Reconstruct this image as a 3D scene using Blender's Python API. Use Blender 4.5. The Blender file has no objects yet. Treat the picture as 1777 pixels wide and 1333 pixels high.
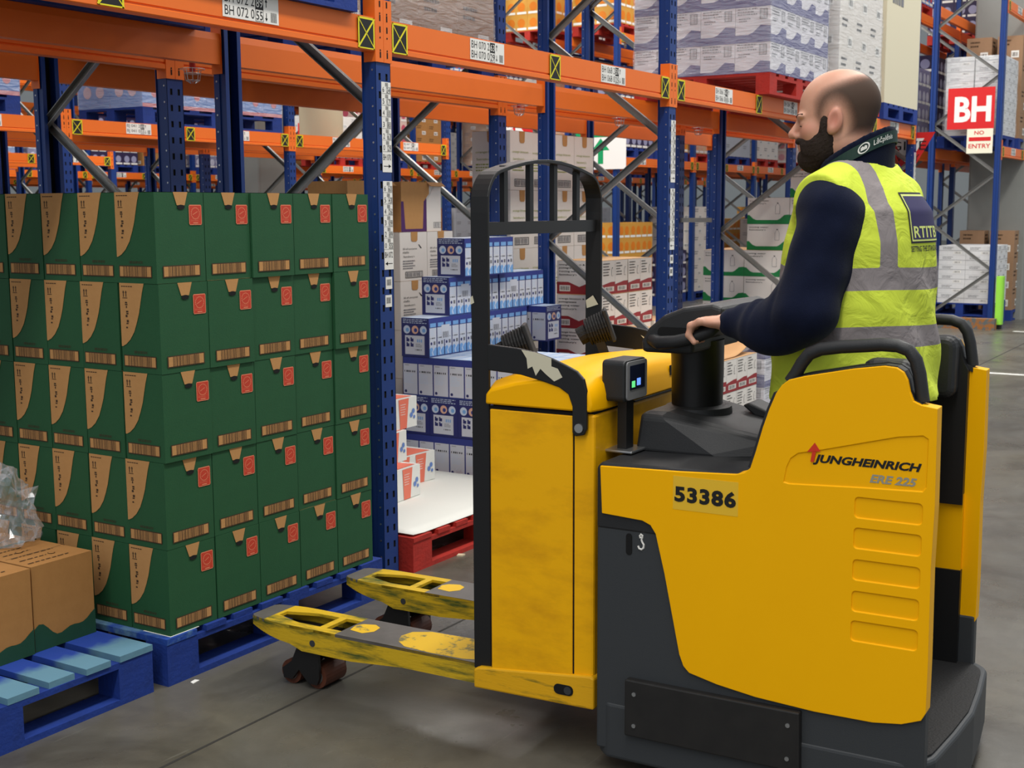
import bpy, bmesh, math, random
import numpy as np
from mathutils import Vector, Matrix
random.seed(7)
scene = bpy.context.scene
COL = scene.collection

# ---------------------------------------------------------------- camera, light, exposure
FPX, CW, CH = 2217.24, 1777.0, 1333.0
CAM = Vector((0.0, 0.0, 1.57))
_y, _p, _r = math.radians(31.801), math.radians(7.814), math.radians(0.262)
_f = Vector((math.cos(_y)*math.cos(_p), math.sin(_y)*math.cos(_p), -math.sin(_p)))
_rt = Vector((math.sin(_y), -math.cos(_y), 0.0))
_dn = _f.cross(_rt)
AX_R = _rt*math.cos(_r) + _dn*math.sin(_r)
AX_D = -_rt*math.sin(_r) + _dn*math.cos(_r)
AX_F = _f
camd = bpy.data.cameras.new('camera')
cam = bpy.data.objects.new('camera', camd)
COL.objects.link(cam)
camd.sensor_fit = 'HORIZONTAL'
camd.sensor_width = 36.0
camd.lens = 36.0*FPX/CW
camd.clip_end = 200
camd.dof.use_dof = True
camd.dof.focus_distance = 4.0
camd.dof.aperture_fstop = 9.0
cam.matrix_world = Matrix(((AX_R.x, -AX_D.x, -AX_F.x, CAM.x), (AX_R.y, -AX_D.y, -AX_F.y, CAM.y),
                           (AX_R.z, -AX_D.z, -AX_F.z, CAM.z), (0, 0, 0, 1)))
scene.camera = cam

def ray(px, py):
    return AX_R*((px-CW/2)/FPX) + AX_D*((py-CH/2)/FPX) + AX_F
def on_plane(px, py, p, n):
    d = ray(px, py); p = Vector(p); n = Vector(n)
    return CAM + d*((p-CAM).dot(n)/d.dot(n))
def on_x(px, py, X): return on_plane(px, py, (X, 0, 0), (1, 0, 0))
def on_y(px, py, Y): return on_plane(px, py, (0, Y, 0), (0, 1, 0))
def on_z(px, py, Z): return on_plane(px, py, (0, 0, Z), (0, 0, 1))

world = bpy.data.worlds.new('World'); scene.world = world
world.use_nodes = True
bg = world.node_tree.nodes['Background']
bg.inputs['Color'].default_value = (0.86, 0.93, 1.0, 1)
bg.inputs['Strength'].default_value = 0.60

def area_light(name, loc, sx, sy, power, col=(1, 0.96, 0.9), rot=(0, 0, 0)):
    d = bpy.data.lights.new(name, 'AREA'); d.shape = 'RECTANGLE'; d.size = sx; d.size_y = sy
    d.energy = power; d.color = col
    o = bpy.data.objects.new(name, d); COL.objects.link(o); o.location = loc; o.rotation_euler = rot
    return o
# rows of high-bay lamps: over each aisle, and over the cross aisle between the rack blocks
area_light('aisle_lamp_light', (2.0, 0.2, 8.5), 24.0, 0.9, 1350)
area_light('aisle_lamp_light', (10.5, 7.0, 8.5), 16.0, 0.9, 800)
area_light('aisle_lamp_light', (15.0, 12.7, 8.5), 18.0, 0.9, 800)
area_light('cross_lamp_light', (14.95, 8.0, 8.8), 0.9, 26.0, 1300)
scene.view_settings.view_transform = 'Standard'
scene.view_settings.look = 'None'
scene.view_settings.gamma = 1.0
scene.view_settings.use_curve_mapping = False
scene.view_settings.exposure = 0.0

# ---------------------------------------------------------------- materials
def lin(c):
    return tuple(((v/255)/12.92 if v/255 <= 0.04045 else ((v/255+0.055)/1.055)**2.4) for v in c)
MATS = {}
def mat(name, rgb, rough=0.6, metal=0.0, var=0.0, scale=20.0, bump=0.0, bscale=120.0, rgb2=None, emit=0.0, spec=0.4, stretch=None, thr=None, coat=0.0):
    """sRGB colour; var mixes towards a darker tone (or rgb2) by noise; thr=(lo,hi) sharpens the noise into patches"""
    if name in MATS: return MATS[name]
    m = bpy.data.materials.new(name); m.use_nodes = True
    nt = m.node_tree; b = nt.nodes['Principled BSDF']
    c = lin(rgb)
    b.inputs['Base Color'].default_value = (*c, 1)
    b.inputs['Roughness'].default_value = rough; b.inputs['Metallic'].default_value = metal
    b.inputs['Specular IOR Level'].default_value = spec
    if coat: b.inputs['Coat Weight'].default_value = coat
    tc = None
    if var > 0 or bump > 0 or rgb2:
        tc = nt.nodes.new('ShaderNodeTexCoord')
        src = tc.outputs['Object']
        if stretch:
            mp = nt.nodes.new('ShaderNodeMapping'); mp.inputs['Scale'].default_value = stretch
            nt.links.new(src, mp.inputs[0]); src = mp.outputs[0]
    if var > 0 or rgb2:
        n = nt.nodes.new('ShaderNodeTexNoise'); n.inputs['Scale'].default_value = scale; n.inputs['Detail'].default_value = 6
        n.inputs['Roughness'].default_value = 0.65
        nt.links.new(src, n.inputs['Vector'])
        r = nt.nodes.new('ShaderNodeMapRange')
        lo, hi = thr if thr else (0.3, 0.7)
        r.inputs[1].default_value = lo; r.inputs[2].default_value = hi
        r.inputs[3].default_value = 0.0; r.inputs[4].default_value = var if var > 0 else 1.0
        nt.links.new(n.outputs['Fac'], r.inputs[0])
        mx = nt.nodes.new('ShaderNodeMix'); mx.data_type = 'RGBA'
        nt.links.new(r.outputs[0], mx.inputs['Factor'])
        mx.inputs['A'].default_value = (*c, 1)
        c2 = lin(rgb2) if rgb2 else tuple(v*0.45 for v in c)
        mx.inputs['B'].default_value = (*c2, 1)
        nt.links.new(mx.outputs['Result'], b.inputs['Base Color'])
    if bump > 0:
        n2 = nt.nodes.new('ShaderNodeTexNoise'); n2.inputs['Scale'].default_value = bscale; n2.inputs['Detail'].default_value = 4
        nt.links.new(src, n2.inputs['Vector'])
        bp = nt.nodes.new('ShaderNodeBump'); bp.inputs['Strength'].default_value = bump; bp.inputs['Distance'].default_value = 0.01
        nt.links.new(n2.outputs['Fac'], bp.inputs['Height']); nt.links.new(bp.outputs[0], b.inputs['Normal'])
    if emit:
        b.inputs['Emission Color'].default_value = (*c, 1); b.inputs['Emission Strength'].default_value = emit
    MATS[name] = m
    return m

M_ORANGE = mat('rack_orange', (236, 114, 32), 0.45, var=0.12, scale=6, rgb2=(206, 90, 22))
M_BLUE = mat('rack_blue', (20, 55, 122), 0.42, var=0.25, scale=8, rgb2=(13, 37, 84))
M_GALV = mat('galvanised_steel', (150, 150, 146), 0.42, 0.75, var=0.3, scale=14)
M_STEEL = mat('bare_steel', (176, 178, 180), 0.3, 0.9)
M_BLACK = mat('print_black', (20, 20, 20), 0.6)
M_WHITE = mat('label_white', (232, 230, 224), 0.6)
M_YELLOWS = mat('sticker_yellow', (226, 214, 30), 0.5)
M_DARK = mat('dark_gap', (10, 10, 11), 0.9)
M_KRAFT = mat('kraft_card', (186, 138, 84), 0.85, var=0.25, scale=30, rgb2=(162, 114, 64), bump=0.05)
M_RED = mat('sign_red', (206, 32, 34), 0.45)

# ---------------------------------------------------------------- mesh helpers
class MB:
    def __init__(self): self.v = []; self.f = []; self.m = []
    def add(self, verts, faces, mi=0):
        o = len(self.v); self.v += [tuple(p) for p in verts]
        self.f += [tuple(i+o for i in f) for f in faces]; self.m += [mi]*len(faces)
        return self
    def box(self, a, b, mi=0):
        (x0, y0, z0), (x1, y1, z1) = a, b
        if x0 > x1: x0, x1 = x1, x0
        if y0 > y1: y0, y1 = y1, y0
        if z0 > z1: z0, z1 = z1, z0
        return self.add([(x0,y0,z0),(x1,y0,z0),(x1,y1,z0),(x0,y1,z0),(x0,y0,z1),(x1,y0,z1),(x1,y1,z1),(x0,y1,z1)],
                 [(0,3,2,1),(4,5,6,7),(0,1,5,4),(1,2,6,5),(2,3,7,6),(3,0,4,7)], mi)
    def prism(self, poly, axis, lo, hi, mi=0):
        """poly: list of 2D points; axis 'x': (y,z), 'y': (x,z), 'z': (x,y)"""
        n = len(poly)
        def P(p, t): return {'x': (t, p[0], p[1]), 'y': (p[0], t, p[1]), 'z': (p[0], p[1], t)}[axis]
        vs = [P(p, lo) for p in poly]+[P(p, hi) for p in poly]
        area = sum(poly[i][0]*poly[(i+1)%n][1]-poly[(i+1)%n][0]*poly[i][1] for i in range(n))
        ccw = area > 0
        if axis == 'y': ccw = not ccw
        lo_f = tuple(range(n)); hi_f = tuple(range(n, 2*n))
        sides = [(i, (i+1)%n, (i+1)%n+n, i+n) for i in range(n)]
        if ccw: fs = [tuple(reversed(lo_f)), hi_f]+sides
        else: fs = [lo_f, tuple(reversed(hi_f))]+[tuple(reversed(s)) for s in sides]
        return self.add(vs, fs, mi)
    def ring(self, outer, inner, axis, lo, hi, mi=0):
        """extruded ring between two polygons with the same number of points"""
        n = len(outer)
        def P(p, t): return {'x': (t, p[0], p[1]), 'y': (p[0], t, p[1]), 'z': (p[0], p[1], t)}[axis]
        vs = [P(p, lo) for p in outer]+[P(p, lo) for p in inner]+[P(p, hi) for p in outer]+[P(p, hi) for p in inner]
        fs = []
        for i in range(n):
            j = (i+1) % n
            fs += [(i, i+n, j+n, j), (i+2*n, j+2*n, j+3*n, i+3*n), (i, j, j+2*n, i+2*n), (i+n, i+3*n, j+3*n, j+n)]
        return self.add(vs, fs, mi)
    def cyl(self, a, b, r, n=16, mi=0, r2=None):
        a, b = Vector(a), Vector(b); d = (b-a).normalized()
        t = Vector((0, 0, 1)) if abs(d.z) < 0.9 else Vector((1, 0, 0))
        u = d.cross(t).normalized(); w = d.cross(u); r2 = r if r2 is None else r2
        vs = [a+(u*math.cos(k*2*math.pi/n)+w*math.sin(k*2*math.pi/n))*r for k in range(n)]
        vs += [b+(u*math.cos(k*2*math.pi/n)+w*math.sin(k*2*math.pi/n))*r2 for k in range(n)]
        fs = [(i, i+n, (i+1)%n+n, (i+1)%n) for i in range(n)]+[tuple(range(n)), tuple(reversed(range(n, 2*n)))]
        return self.add(vs, fs, mi)
    def tube(self, pts, r, n=10, mi=0, caps=True):
        pts = [Vector(p) for p in pts]; rings = []
        prev = None
        for i, p in enumerate(pts):
            d = (pts[min(i+1, len(pts)-1)]-pts[max(i-1, 0)]).normalized()
            if prev is None:
                t = Vector((0, 0, 1)) if abs(d.z) < 0.9 else Vector((1, 0, 0))
                u = d.cross(t).normalized()
            else:
                u = (prev-d*prev.dot(d)).normalized()
            prev = u; w = d.cross(u)
            rr = r[i] if isinstance(r, (list, tuple)) else r
            rings.append([p+(u*math.cos(k*2*math.pi/n)+w*math.sin(k*2*math.pi/n))*rr for k in range(n)])
        vs = [q for rg in rings for q in rg]; fs = []
        for i in range(len(rings)-1):
            for k in range(n):
                fs.append((i*n+k, (i+1)*n+k, (i+1)*n+(k+1)%n, i*n+(k+1)%n))
        if caps: fs += [tuple(range(n)), tuple(reversed(range((len(rings)-1)*n, len(rings)*n)))]
        return self.add(vs, fs, mi)
    def loft(self, rings, closed=True, mi=0, caps=True):
        n = len(rings[0]); vs = [q for rg in rings for q in rg]; fs = []
        for i in range(len(rings)-1):
            for k in range(n if closed else n-1):
                fs.append((i*n+k, i*n+(k+1)%n, (i+1)*n+(k+1)%n, (i+1)*n+k))
        if caps: fs += [tuple(reversed(range(n))), tuple(range((len(rings)-1)*n, len(rings)*n))]
        return self.add(vs, fs, mi)
    def mesh(self, name, mats):
        me = bpy.data.meshes.new(name); me.from_pydata(self.v, [], self.f)
        for m in (mats if isinstance(mats, (list, tuple)) else [mats]): me.materials.append(m)
        if any(self.m): me.polygons.foreach_set('material_index', self.m)
        me.update(); return me
    def build(self, name, mats, parent=None, bevel=0.0, seg=2, smooth=False, fix=False, loc=None):
        me = self.mesh(name, mats)
        if fix:
            bm = bmesh.new(); bm.from_mesh(me); bmesh.ops.remove_doubles(bm, verts=bm.verts, dist=1e-5)
            bmesh.ops.recalc_face_normals(bm, faces=bm.faces); bm.to_mesh(me); bm.free()
        return put(name, me, parent, bevel, seg, smooth, loc)
def put(name, me, parent=None, bevel=0.0, seg=2, smooth=False, loc=None, rotz=None):
    o = bpy.data.objects.new(name, me); COL.objects.link(o)
    if parent: o.parent = parent
    if loc is not None: o.location = loc
    if rotz is not None: o.rotation_euler = (0, 0, rotz)
    if bevel:
        b = o.modifiers.new('bevel', 'BEVEL'); b.width = bevel; b.segments = seg; b.limit_method = 'ANGLE'; b.angle_limit = math.radians(40)
        b.harden_normals = False
    if smooth:
        me.polygons.foreach_set('use_smooth', [True]*len(me.polygons))
        try: me.set_sharp_from_angle(angle=math.radians(40))
        except Exception: pass
    return o
def tag(o, label, cat, group=None, kind=None):
    o['label'] = label; o['category'] = cat
    if group: o['group'] = group
    if kind: o['kind'] = kind
    return o
def thing(name, label, cat, loc=(0, 0, 0), rotz=0.0, group=None):
    o = bpy.data.objects.new(name, None); COL.objects.link(o); o.location = loc; o.rotation_euler = (0, 0, rotz)
    o.empty_display_size = 0.1
    return tag(o, label, cat, group)
def struct(o): o['kind'] = 'structure'; return o
TXT = {}
def text_mesh(s, bold=0.0, depth=0.0004, shear=0.0, spacing=1.0):
    """text mesh in the xy plane, height of a capital = 1, origin at the lower left corner"""
    key = (s, bold, depth, shear, spacing)
    if key in TXT: return TXT[key]
    cu = bpy.data.curves.new('lettering', 'FONT'); cu.body = s; cu.size = 1.0; cu.offset = bold; cu.extrude = depth
    cu.shear = shear; cu.space_character = spacing; cu.resolution_u = 3
    o = bpy.data.objects.new('lettering', cu); COL.objects.link(o)
    dg = bpy.context.evaluated_depsgraph_get()
    me = bpy.data.meshes.new_from_object(o.evaluated_get(dg))
    bpy.data.objects.remove(o); bpy.data.curves.remove(cu)
    vs = [v.co.copy() for v in me.vertices]
    x0 = min(v.x for v in vs); x1 = max(v.x for v in vs); y0 = min(v.y for v in vs); y1 = max(v.y for v in vs)
    for v in me.vertices: v.co.x -= x0; v.co.y -= y0
    TXT[key] = (me, x1-x0, y1-y0); return TXT[key]
def add_text(mb, s, org, ux, uy, width=None, height=None, mi=0, bold=0.0, shear=0.0, spacing=1.0, lift=0.0006):
    """lettering added to a mesh builder: org lower-left, ux/uy unit vectors of the writing plane"""
    me, w, h = text_mesh(s, bold, 0.0, shear, spacing)
    ux, uy = Vector(ux), Vector(uy); n = ux.cross(uy)
    sx = (width/w) if width else None; sy = (height/h) if height else None
    sx = sx or sy; sy = sy or sx
    vs = [Vector(org)+ux*(v.co.x*sx)+uy*(v.co.y*sy)+n*lift for v in me.vertices]
    mb.add(vs, [tuple(p.vertices) for p in me.polygons], mi)
def copy_tree(o, parent=None, loc=None, rotz=None, label=None):
    c = o.copy(); COL.objects.link(c)
    if parent is not None: c.parent = parent
    if loc is not None: c.location = loc
    if rotz is not None: c.rotation_euler = (0, 0, rotz)
    if label: c['label'] = label
    for ch in o.children: copy_tree(ch, c)
    return c
ORD = ['first', 'second', 'third', 'fourth', 'fifth', 'sixth', 'seventh', 'eighth', 'ninth', 'tenth']
def rrect(x0, y0, x1, y1, r, n=5):
    pts = []
    for cx, cy, a0 in ((x1-r, y0+r, -90), (x1-r, y1-r, 0), (x0+r, y1-r, 90), (x0+r, y0+r, 180)):
        for k in range(n+1):
            a = math.radians(a0+90*k/n); pts.append((cx+r*math.cos(a), cy+r*math.sin(a)))
    return pts
# ---------------------------------------------------------------- setting: floor, far walls, columns
def floor_material():
    m = bpy.data.materials.new('polished_concrete'); m.use_nodes = True
    nt = m.node_tree; b = nt.nodes['Principled BSDF']; L = nt.links.new
    tc = nt.nodes.new('ShaderNodeTexCoord')
    def noise(sc, det, dist=0.0):
        n = nt.nodes.new('ShaderNodeTexNoise'); n.inputs['Scale'].default_value = sc; n.inputs['Detail'].default_value = det
        n.inputs['Distortion'].default_value = dist; n.inputs['Roughness'].default_value = 0.6
        L(tc.outputs['Object'], n.inputs['Vector']); return n.outputs['Fac']
    def rng(s, a, b_, c=0.0, d=1.0):
        r = nt.nodes.new('ShaderNodeMapRange'); r.inputs[1].default_value = a; r.inputs[2].default_value = b_
        r.inputs[3].default_value = c; r.inputs[4].default_value = d; L(s, r.inputs[0]); return r.outputs[0]
    def mix(f, a, c):
        x = nt.nodes.new('ShaderNodeMix'); x.data_type = 'RGBA'
        if isinstance(f, float): x.inputs['Factor'].default_value = f
        else: L(f, x.inputs['Factor'])
        for k, q in (('A', a), ('B', c)):
            if isinstance(q, tuple): x.inputs[k].default_value = (*lin(q), 1)
            else: L(q, x.inputs[k])
        return x.outputs['Result']
    base = mix(rng(noise(0.9, 5, 0.4), 0.35, 0.68), (98, 93, 80), (92, 91, 87))
    stain = mix(rng(noise(1.5, 7, 0.8), 0.48, 0.70, 0, 0.85), base, (56, 51, 42))
    fine = mix(rng(noise(14, 6), 0.35, 0.75, 0, 0.45), stain, (78, 75, 68))
    sc = nt.nodes.new('ShaderNodeMapping'); sc.inputs['Scale'].default_value = (3, 40, 1); sc.inputs['Rotation'].default_value = (0, 0, 0.7)
    L(tc.outputs['Object'], sc.inputs[0])
    ns = nt.nodes.new('ShaderNodeTexNoise'); ns.inputs['Scale'].default_value = 1.2; ns.inputs['Detail'].default_value = 3
    L(sc.outputs[0], ns.inputs['Vector'])
    fin = mix(rng(ns.outputs['Fac'], 0.66, 0.74, 0, 0.3), fine, (126, 123, 114))
    L(fin, b.inputs['Base Color'])
    L(rng(noise(3, 5), 0.3, 0.7, 0.22, 0.42), b.inputs['Roughness'])
    bp = nt.nodes.new('ShaderNodeBump'); bp.inputs['Strength'].default_value = 0.06; bp.inputs['Distance'].default_value = 0.01
    L(noise(40, 5), bp.inputs['Height']); L(bp.outputs[0], b.inputs['Normal'])
    return m
fl = struct(MB().add([(-12, -9, 0), (62, -9, 0), (62, 46, 0), (-12, 46, 0)], [(0, 1, 2, 3)]).build('floor', floor_material()))
M_JOINT = mat('joint_sealant', (44, 42, 38), 0.8)
M_LINE = mat('line_paint', (214, 214, 208), 0.55, var=0.5, scale=9, rgb2=(140, 140, 136))
struct(MB().box((-6, 2.664, -0.01), (12.4, 2.674, 0.0008)).build('trim_1', M_JOINT))
struct(MB().box((13.2, 2.70, -0.01), (40, 2.715, 0.0008)).build('trim_2', M_JOINT))
struct(MB().box((12.60, -6, -0.01), (12.70, 2.95, 0.0008)).build('trim_3', M_LINE))
struct(MB().box((17.02, -6, -0.01), (17.12, 3.1, 0.0008)).build('trim_4', M_LINE))
M_WALL = mat('wall_cladding', (196, 198, 196), 0.7, var=0.2, scale=0.6, rgb2=(170, 172, 170))
def cladding(name, x0, y0, x1, y1, horiz):
    mb = MB(); n = 40
    mb.box((x0, y0, 0), (x1, y1, 12))
    return struct(mb.build(name, M_WALL))
cladding('wall_back', -12, 46, 62, 46.2, True)
cladding('wall_right', 62, -9, 62.2, 46.2, False)
M_COLUMN = mat('column_concrete', (136, 138, 134), 0.8, var=0.25, scale=2, rgb2=(110, 112, 108), bump=0.05)
def column(name, x, y, s=0.45):
    mb = MB(); mb.prism(rrect(x-s/2, y-s/2, x+s/2, y+s/2, 0.03, 2), 'z', 0, 11.5)
    o = mb.build(name, M_COLUMN); return struct(o)
column('trim_5', 19.3, 3.73, 0.8)
column('trim_6', 12.55, 11.65, 0.6)
# ---------------------------------------------------------------- pallet racking
PW, PD = 0.10, 0.07
POSTS = {}
def post_mesh(h, detail=True):
    if (h, detail) in POSTS: return POSTS[(h, detail)]
    mb = MB()
    xs = [-0.05, -0.030, -0.016, 0.016, 0.030, 0.05]
    if detail:
        zs = [0.0]; z = 0.06
        while z < h-0.05:
            zs += [z, z+0.028]; z += 0.0725
        zs.append(h)
        for j in range(len(zs)-1):
            hole = (j % 2 == 1)
            if hole:
                for k in (0, 2, 4):
                    mb.add([(xs[k], 0, zs[j]), (xs[k+1], 0, zs[j]), (xs[k+1], 0, zs[j+1]), (xs[k], 0, zs[j+1])], [(0, 1, 2, 3)])
            else:
                mb.add([(xs[0], 0, zs[j]), (xs[-1], 0, zs[j]), (xs[-1], 0, zs[j+1]), (xs[0], 0, zs[j+1])], [(0, 1, 2, 3)])
        mb.box((-0.047, 0.004, 0), (-0.012, 0.006, h), 1); mb.box((0.012, 0.004, 0), (0.047, 0.006, h), 1)
    else:
        mb.box((-0.05, 0, 0), (0.05, 0.003, h))
    for s in (-1, 1):
        mb.box((s*0.05, 0, 0), (s*0.047, 0.030, h)); mb.box((s*0.044, 0.030, 0), (s*0.041, PD, h)); mb.box((s*0.05, 0.028, 0), (s*0.041, 0.031, h))
        mb.box((s*0.05, PD-0.003, 0), (s*0.028, PD, h))
        if detail:
            z = 0.10
            while z < h:
                mb.cyl((s*0.049, 0.016, z), (s*0.0515, 0.016, z), 0.0045, 6, 2); z += 0.0725
    mb.box((-0.075, -0.02, 0), (0.075, 0.10, 0.006))
    POSTS[(h, detail)] = mb.mesh('upright_post', [M_BLUE, M_DARK, M_STEEL]); return POSTS[(h, detail)]
BEAMS = {}
BH_ = 0.133
def beam_mesh(L, sgn):
    k = (round(L, 3), sgn)
    if k not in BEAMS:
        pr = [(0, 0), (0, -0.100), (0.005, -0.103), (0.005, -0.107), (-0.003, -0.111), (-0.003, -0.130), (0.0, -BH_), (0.05, -BH_), (0.05, -0.03), (0.045, 0.0)]
        if sgn < 0: pr = [(-y, z) for y, z in pr]
        BEAMS[k] = MB().prism(pr, 'x', 0, L).mesh('beam', M_ORANGE)
    return BEAMS[k]
CONN = {}
def conn_mesh(sgn, side):
    """end connector: plate on the face of the post plus a flange on its side. side=-1 sits on the left half of the post"""
    k = (sgn, side)
    if k in CONN: return CONN[k]
    mb = MB(); y0, y1 = (-0.005, -0.001) if sgn > 0 else (0.001, 0.005)
    x0, x1 = (-0.053, -0.001) if side < 0 else (0.001, 0.053)
    mb.box((x0, y0, -0.172), (x1, y1, 0.075))
    xs = x0 if side < 0 else x1
    yb = 0.055*sgn
    mb.box((xs-0.0015, min(y0, yb), -0.172), (xs+0.0015, max(y1, yb), 0.075))
    yy = (y0-0.0006) if sgn > 0 else (y1+0.0006)
    xc = (x0+x1)/2-0.004*side
    for z in (0.045, -0.01, -0.055, -0.155):
        mb.box((xc-0.004, yy-0.0003, z), (xc+0.004, yy+0.0003, z+0.024), 1)
    for z in (0.02, -0.075, -0.125):
        mb.cyl((xc, yy-0.0003, z), (xc, yy+0.0003, z), 0.004, 8, 1)
    CONN[k] = mb.mesh('beam_connector', [M_ORANGE, M_DARK]); return CONN[k]
STK = {}
def sticker_mesh(sgn, w=0.105, h=0.122):
    if (sgn, w) in STK: return STK[(sgn, w)]
    mb = MB(); e = 0.0008*sgn; b = 0.008
    def q(pts, off, mi): mb.add([(x, -off*sgn, z) for x, z in pts], [(0, 1, 2, 3) if sgn > 0 else (3, 2, 1, 0)], mi)
    mb.box((-w/2, -0.0008*sgn, -h), (w/2, 0.0, 0), 0)
    q([(-w/2, -h), (w/2, -h), (w/2, -h+b*0.6), (-w/2, -h+b*0.6)], 0.0012, 1); q([(-w/2, -b), (w/2, -b), (w/2, 0), (-w/2, 0)], 0.0012, 1)
    q([(-w/2, -h), (-w/2+b, -h), (-w/2+b, 0), (-w/2, 0)], 0.0012, 1); q([(w/2-b, -h), (w/2, -h), (w/2, 0), (w/2-b, 0)], 0.0012, 1)
    for s in (-1, 1):
        q([(-s*w/2-0.004, -h+0.004), (-s*w/2+0.004, -h+0.001), (s*w/2+0.004, -0.004), (s*w/2-0.004, -0.001)][::(1 if s > 0 else -1)], 0.0014, 1)
    STK[(sgn, w)] = mb.mesh('warning_sticker', [M_BLACK, M_YELLOWS]); return STK[(sgn, w)]
LABELW, LABELH = 0.285, 0.092
GENLAB = {}
def label_mesh(lines, sgn):
    """white location label with two lines of code, a boxed check number, arrows and a barcode"""
    key = (lines, sgn)
    if key in GENLAB: return GENLAB[key]
    mb = MB(); W, H = LABELW, LABELH
    X = lambda x: x if sgn > 0 else -x
    ux = (1, 0, 0) if sgn > 0 else (-1, 0, 0)
    mb.box((0 if sgn > 0 else -W, -0.001*sgn, 0), (W if sgn > 0 else 0, 0, H), 0)
    yq = -0.0012*sgn
    def blk(x0, z0, x1, z1, mi=1, lift=0.0):
        pts = [(X(x0), yq-lift*sgn, z0), (X(x1), yq-lift*sgn, z0), (X(x1), yq-lift*sgn, z1), (X(x0), yq-lift*sgn, z1)]
        mb.add(pts, [(0, 1, 2, 3)], mi)
    if lines:
        for r, (code, chk) in enumerate(lines):
            z = 0.051 if r == 0 else 0.008
            add_text(mb, code, (X(0.010), yq, z), ux, (0, 0, 1), width=0.148, height=0.033, mi=1, lift=0.0002)
            blk(0.163, z-0.006, 0.205, z+0.037, 1) if r == 0 else None
            if r == 1:
                for a in ((0.163, z-0.006, 0.205, z-0.004), (0.163, z+0.035, 0.205, z+0.037), (0.163, z-0.006, 0.165, z+0.037), (0.203, z-0.006, 0.205, z+0.037)): blk(*a)
            add_text(mb, chk, (X(0.167), yq, z), ux, (0, 0, 1), width=0.034, height=0.030, mi=(0 if r == 0 else 1), lift=0.0006)
            blk(0.218, z+0.004, 0.222, z+0.028)
            tip = z+0.034 if r == 0 else z-0.002; base = z+0.022 if r == 0 else z+0.010
            t3 = [(X(0.213), yq, base), (X(0.227), yq, base), (X(0.220), yq, tip)]
            mb.add(t3, [(0, 1, 2)], 1)
    else:
        rr = random.Random(11)
        for r in range(2):
            z = 0.051 if r == 0 else 0.008; x = 0.012
            while x < 0.15:
                w = rr.choice((0.012, 0.016)); blk(x, z, x+w*0.7, z+0.033); x += w+0.006
            blk(0.165, z-0.004, 0.203, z+0.035); blk(0.217, z, 0.223, z+0.030)
    for k in range(7): blk(0.243+k*0.0046, 0.006, 0.243+k*0.0046+0.0026, 0.040)
    GENLAB[key] = mb.mesh('location_label', [M_WHITE, M_BLACK]); return GENLAB[key]
BRACE = {}
def brace_mesh(dy, dz):
    k = (round(dy, 3), round(dz, 3))
    if k in BRACE: return BRACE[k]
    L = math.hypot(dy, dz); mb = MB()
    for a, b in (((-0.0, 0, -0.020), (0.003, L, 0.020)), ((-0.022, 0, -0.020), (0.0, L, -0.017)), ((-0.022, 0, 0.017), (0.0, L, 0.020))): mb.box(a, b)
    ang = math.atan2(dz, dy); c, s = math.cos(ang), math.sin(ang)
    mb.v = [(x, y*c-z*s, y*s+z*c) for x, y, z in mb.v]
    BRACE[k] = mb.mesh('brace', M_GALV); return BRACE[k]

def rack(name, label, xs, yf, yr, levels, height, front_is_aisle=True, detail=True, codes=None, front_post_labels=False, bays=None, beam_rear=True):
    """one single-deep run. yf: outer face of the posts on the low-y side, yr: outer face on the high-y side"""
    root = thing(name, label, 'pallet rack', (xs[0], yf, 0))
    ox, oy = xs[0], yf
    pm = post_mesh(height, detail)
    aisle = -1 if front_is_aisle else 1
    for x in xs:
        put('upright_post', pm, root, loc=(x-ox, 0, 0))
        o = put('upright_post', pm, root, loc=(x-ox, yr-oy, 0)); o.rotation_euler = (0, 0, math.pi)
        # zigzag bracing, nodes on the aisle post at .75+1.24k, on the flue post half way between
        y0, y1 = PD*0.6, (yr-oy)-PD*0.6
        z = 0.13; low = True
        while z+0.62 < height:
            if front_is_aisle: ya, yb = (y1, y0) if low else (y0, y1)
            else: ya, yb = (y0, y1) if low else (y1, y0)
            put('brace', brace_mesh(yb-ya, 0.62), root, loc=(x-ox+(0.012 if low else -0.012), ya, z))
            z += 0.62; low = not low
    for li, zt in enumerate(levels):
        for bi in range(len(xs)-1):
            if bays is not None and (li, bi) not in bays: continue
            xa, xb = xs[bi]+0.053, xs[bi+1]-0.053; L = xb-xa
            for sgn, yy in ((1, 0.0-0.001), (-1, yr-oy+0.001)):
                if sgn < 0 and not beam_rear: continue
                bm = put('beam', beam_mesh(L, sgn), root, loc=(xa-ox, yy, zt))
                put('beam_connector', conn_mesh(sgn, 1), bm, loc=(-0.053, 0, 0))
                put('beam_connector', conn_mesh(sgn, -1), bm, loc=(L+0.053, 0, 0))
                on_aisle = (sgn > 0) == front_is_aisle
                if on_aisle:
                    for xx in (0.058, L/2, L-0.058): put('warning_sticker', sticker_mesh(sgn), bm, loc=(xx, -0.004*sgn, -0.006))
                    for q, xx in enumerate((0.27, 0.735)):
                        ln = codes(bi, q) if (codes and li == 0) else None
                        put('location_label', label_mesh(ln, sgn), bm, loc=(L*xx-sgn*0.14, -0.001*sgn, -0.097))
    return root

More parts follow.
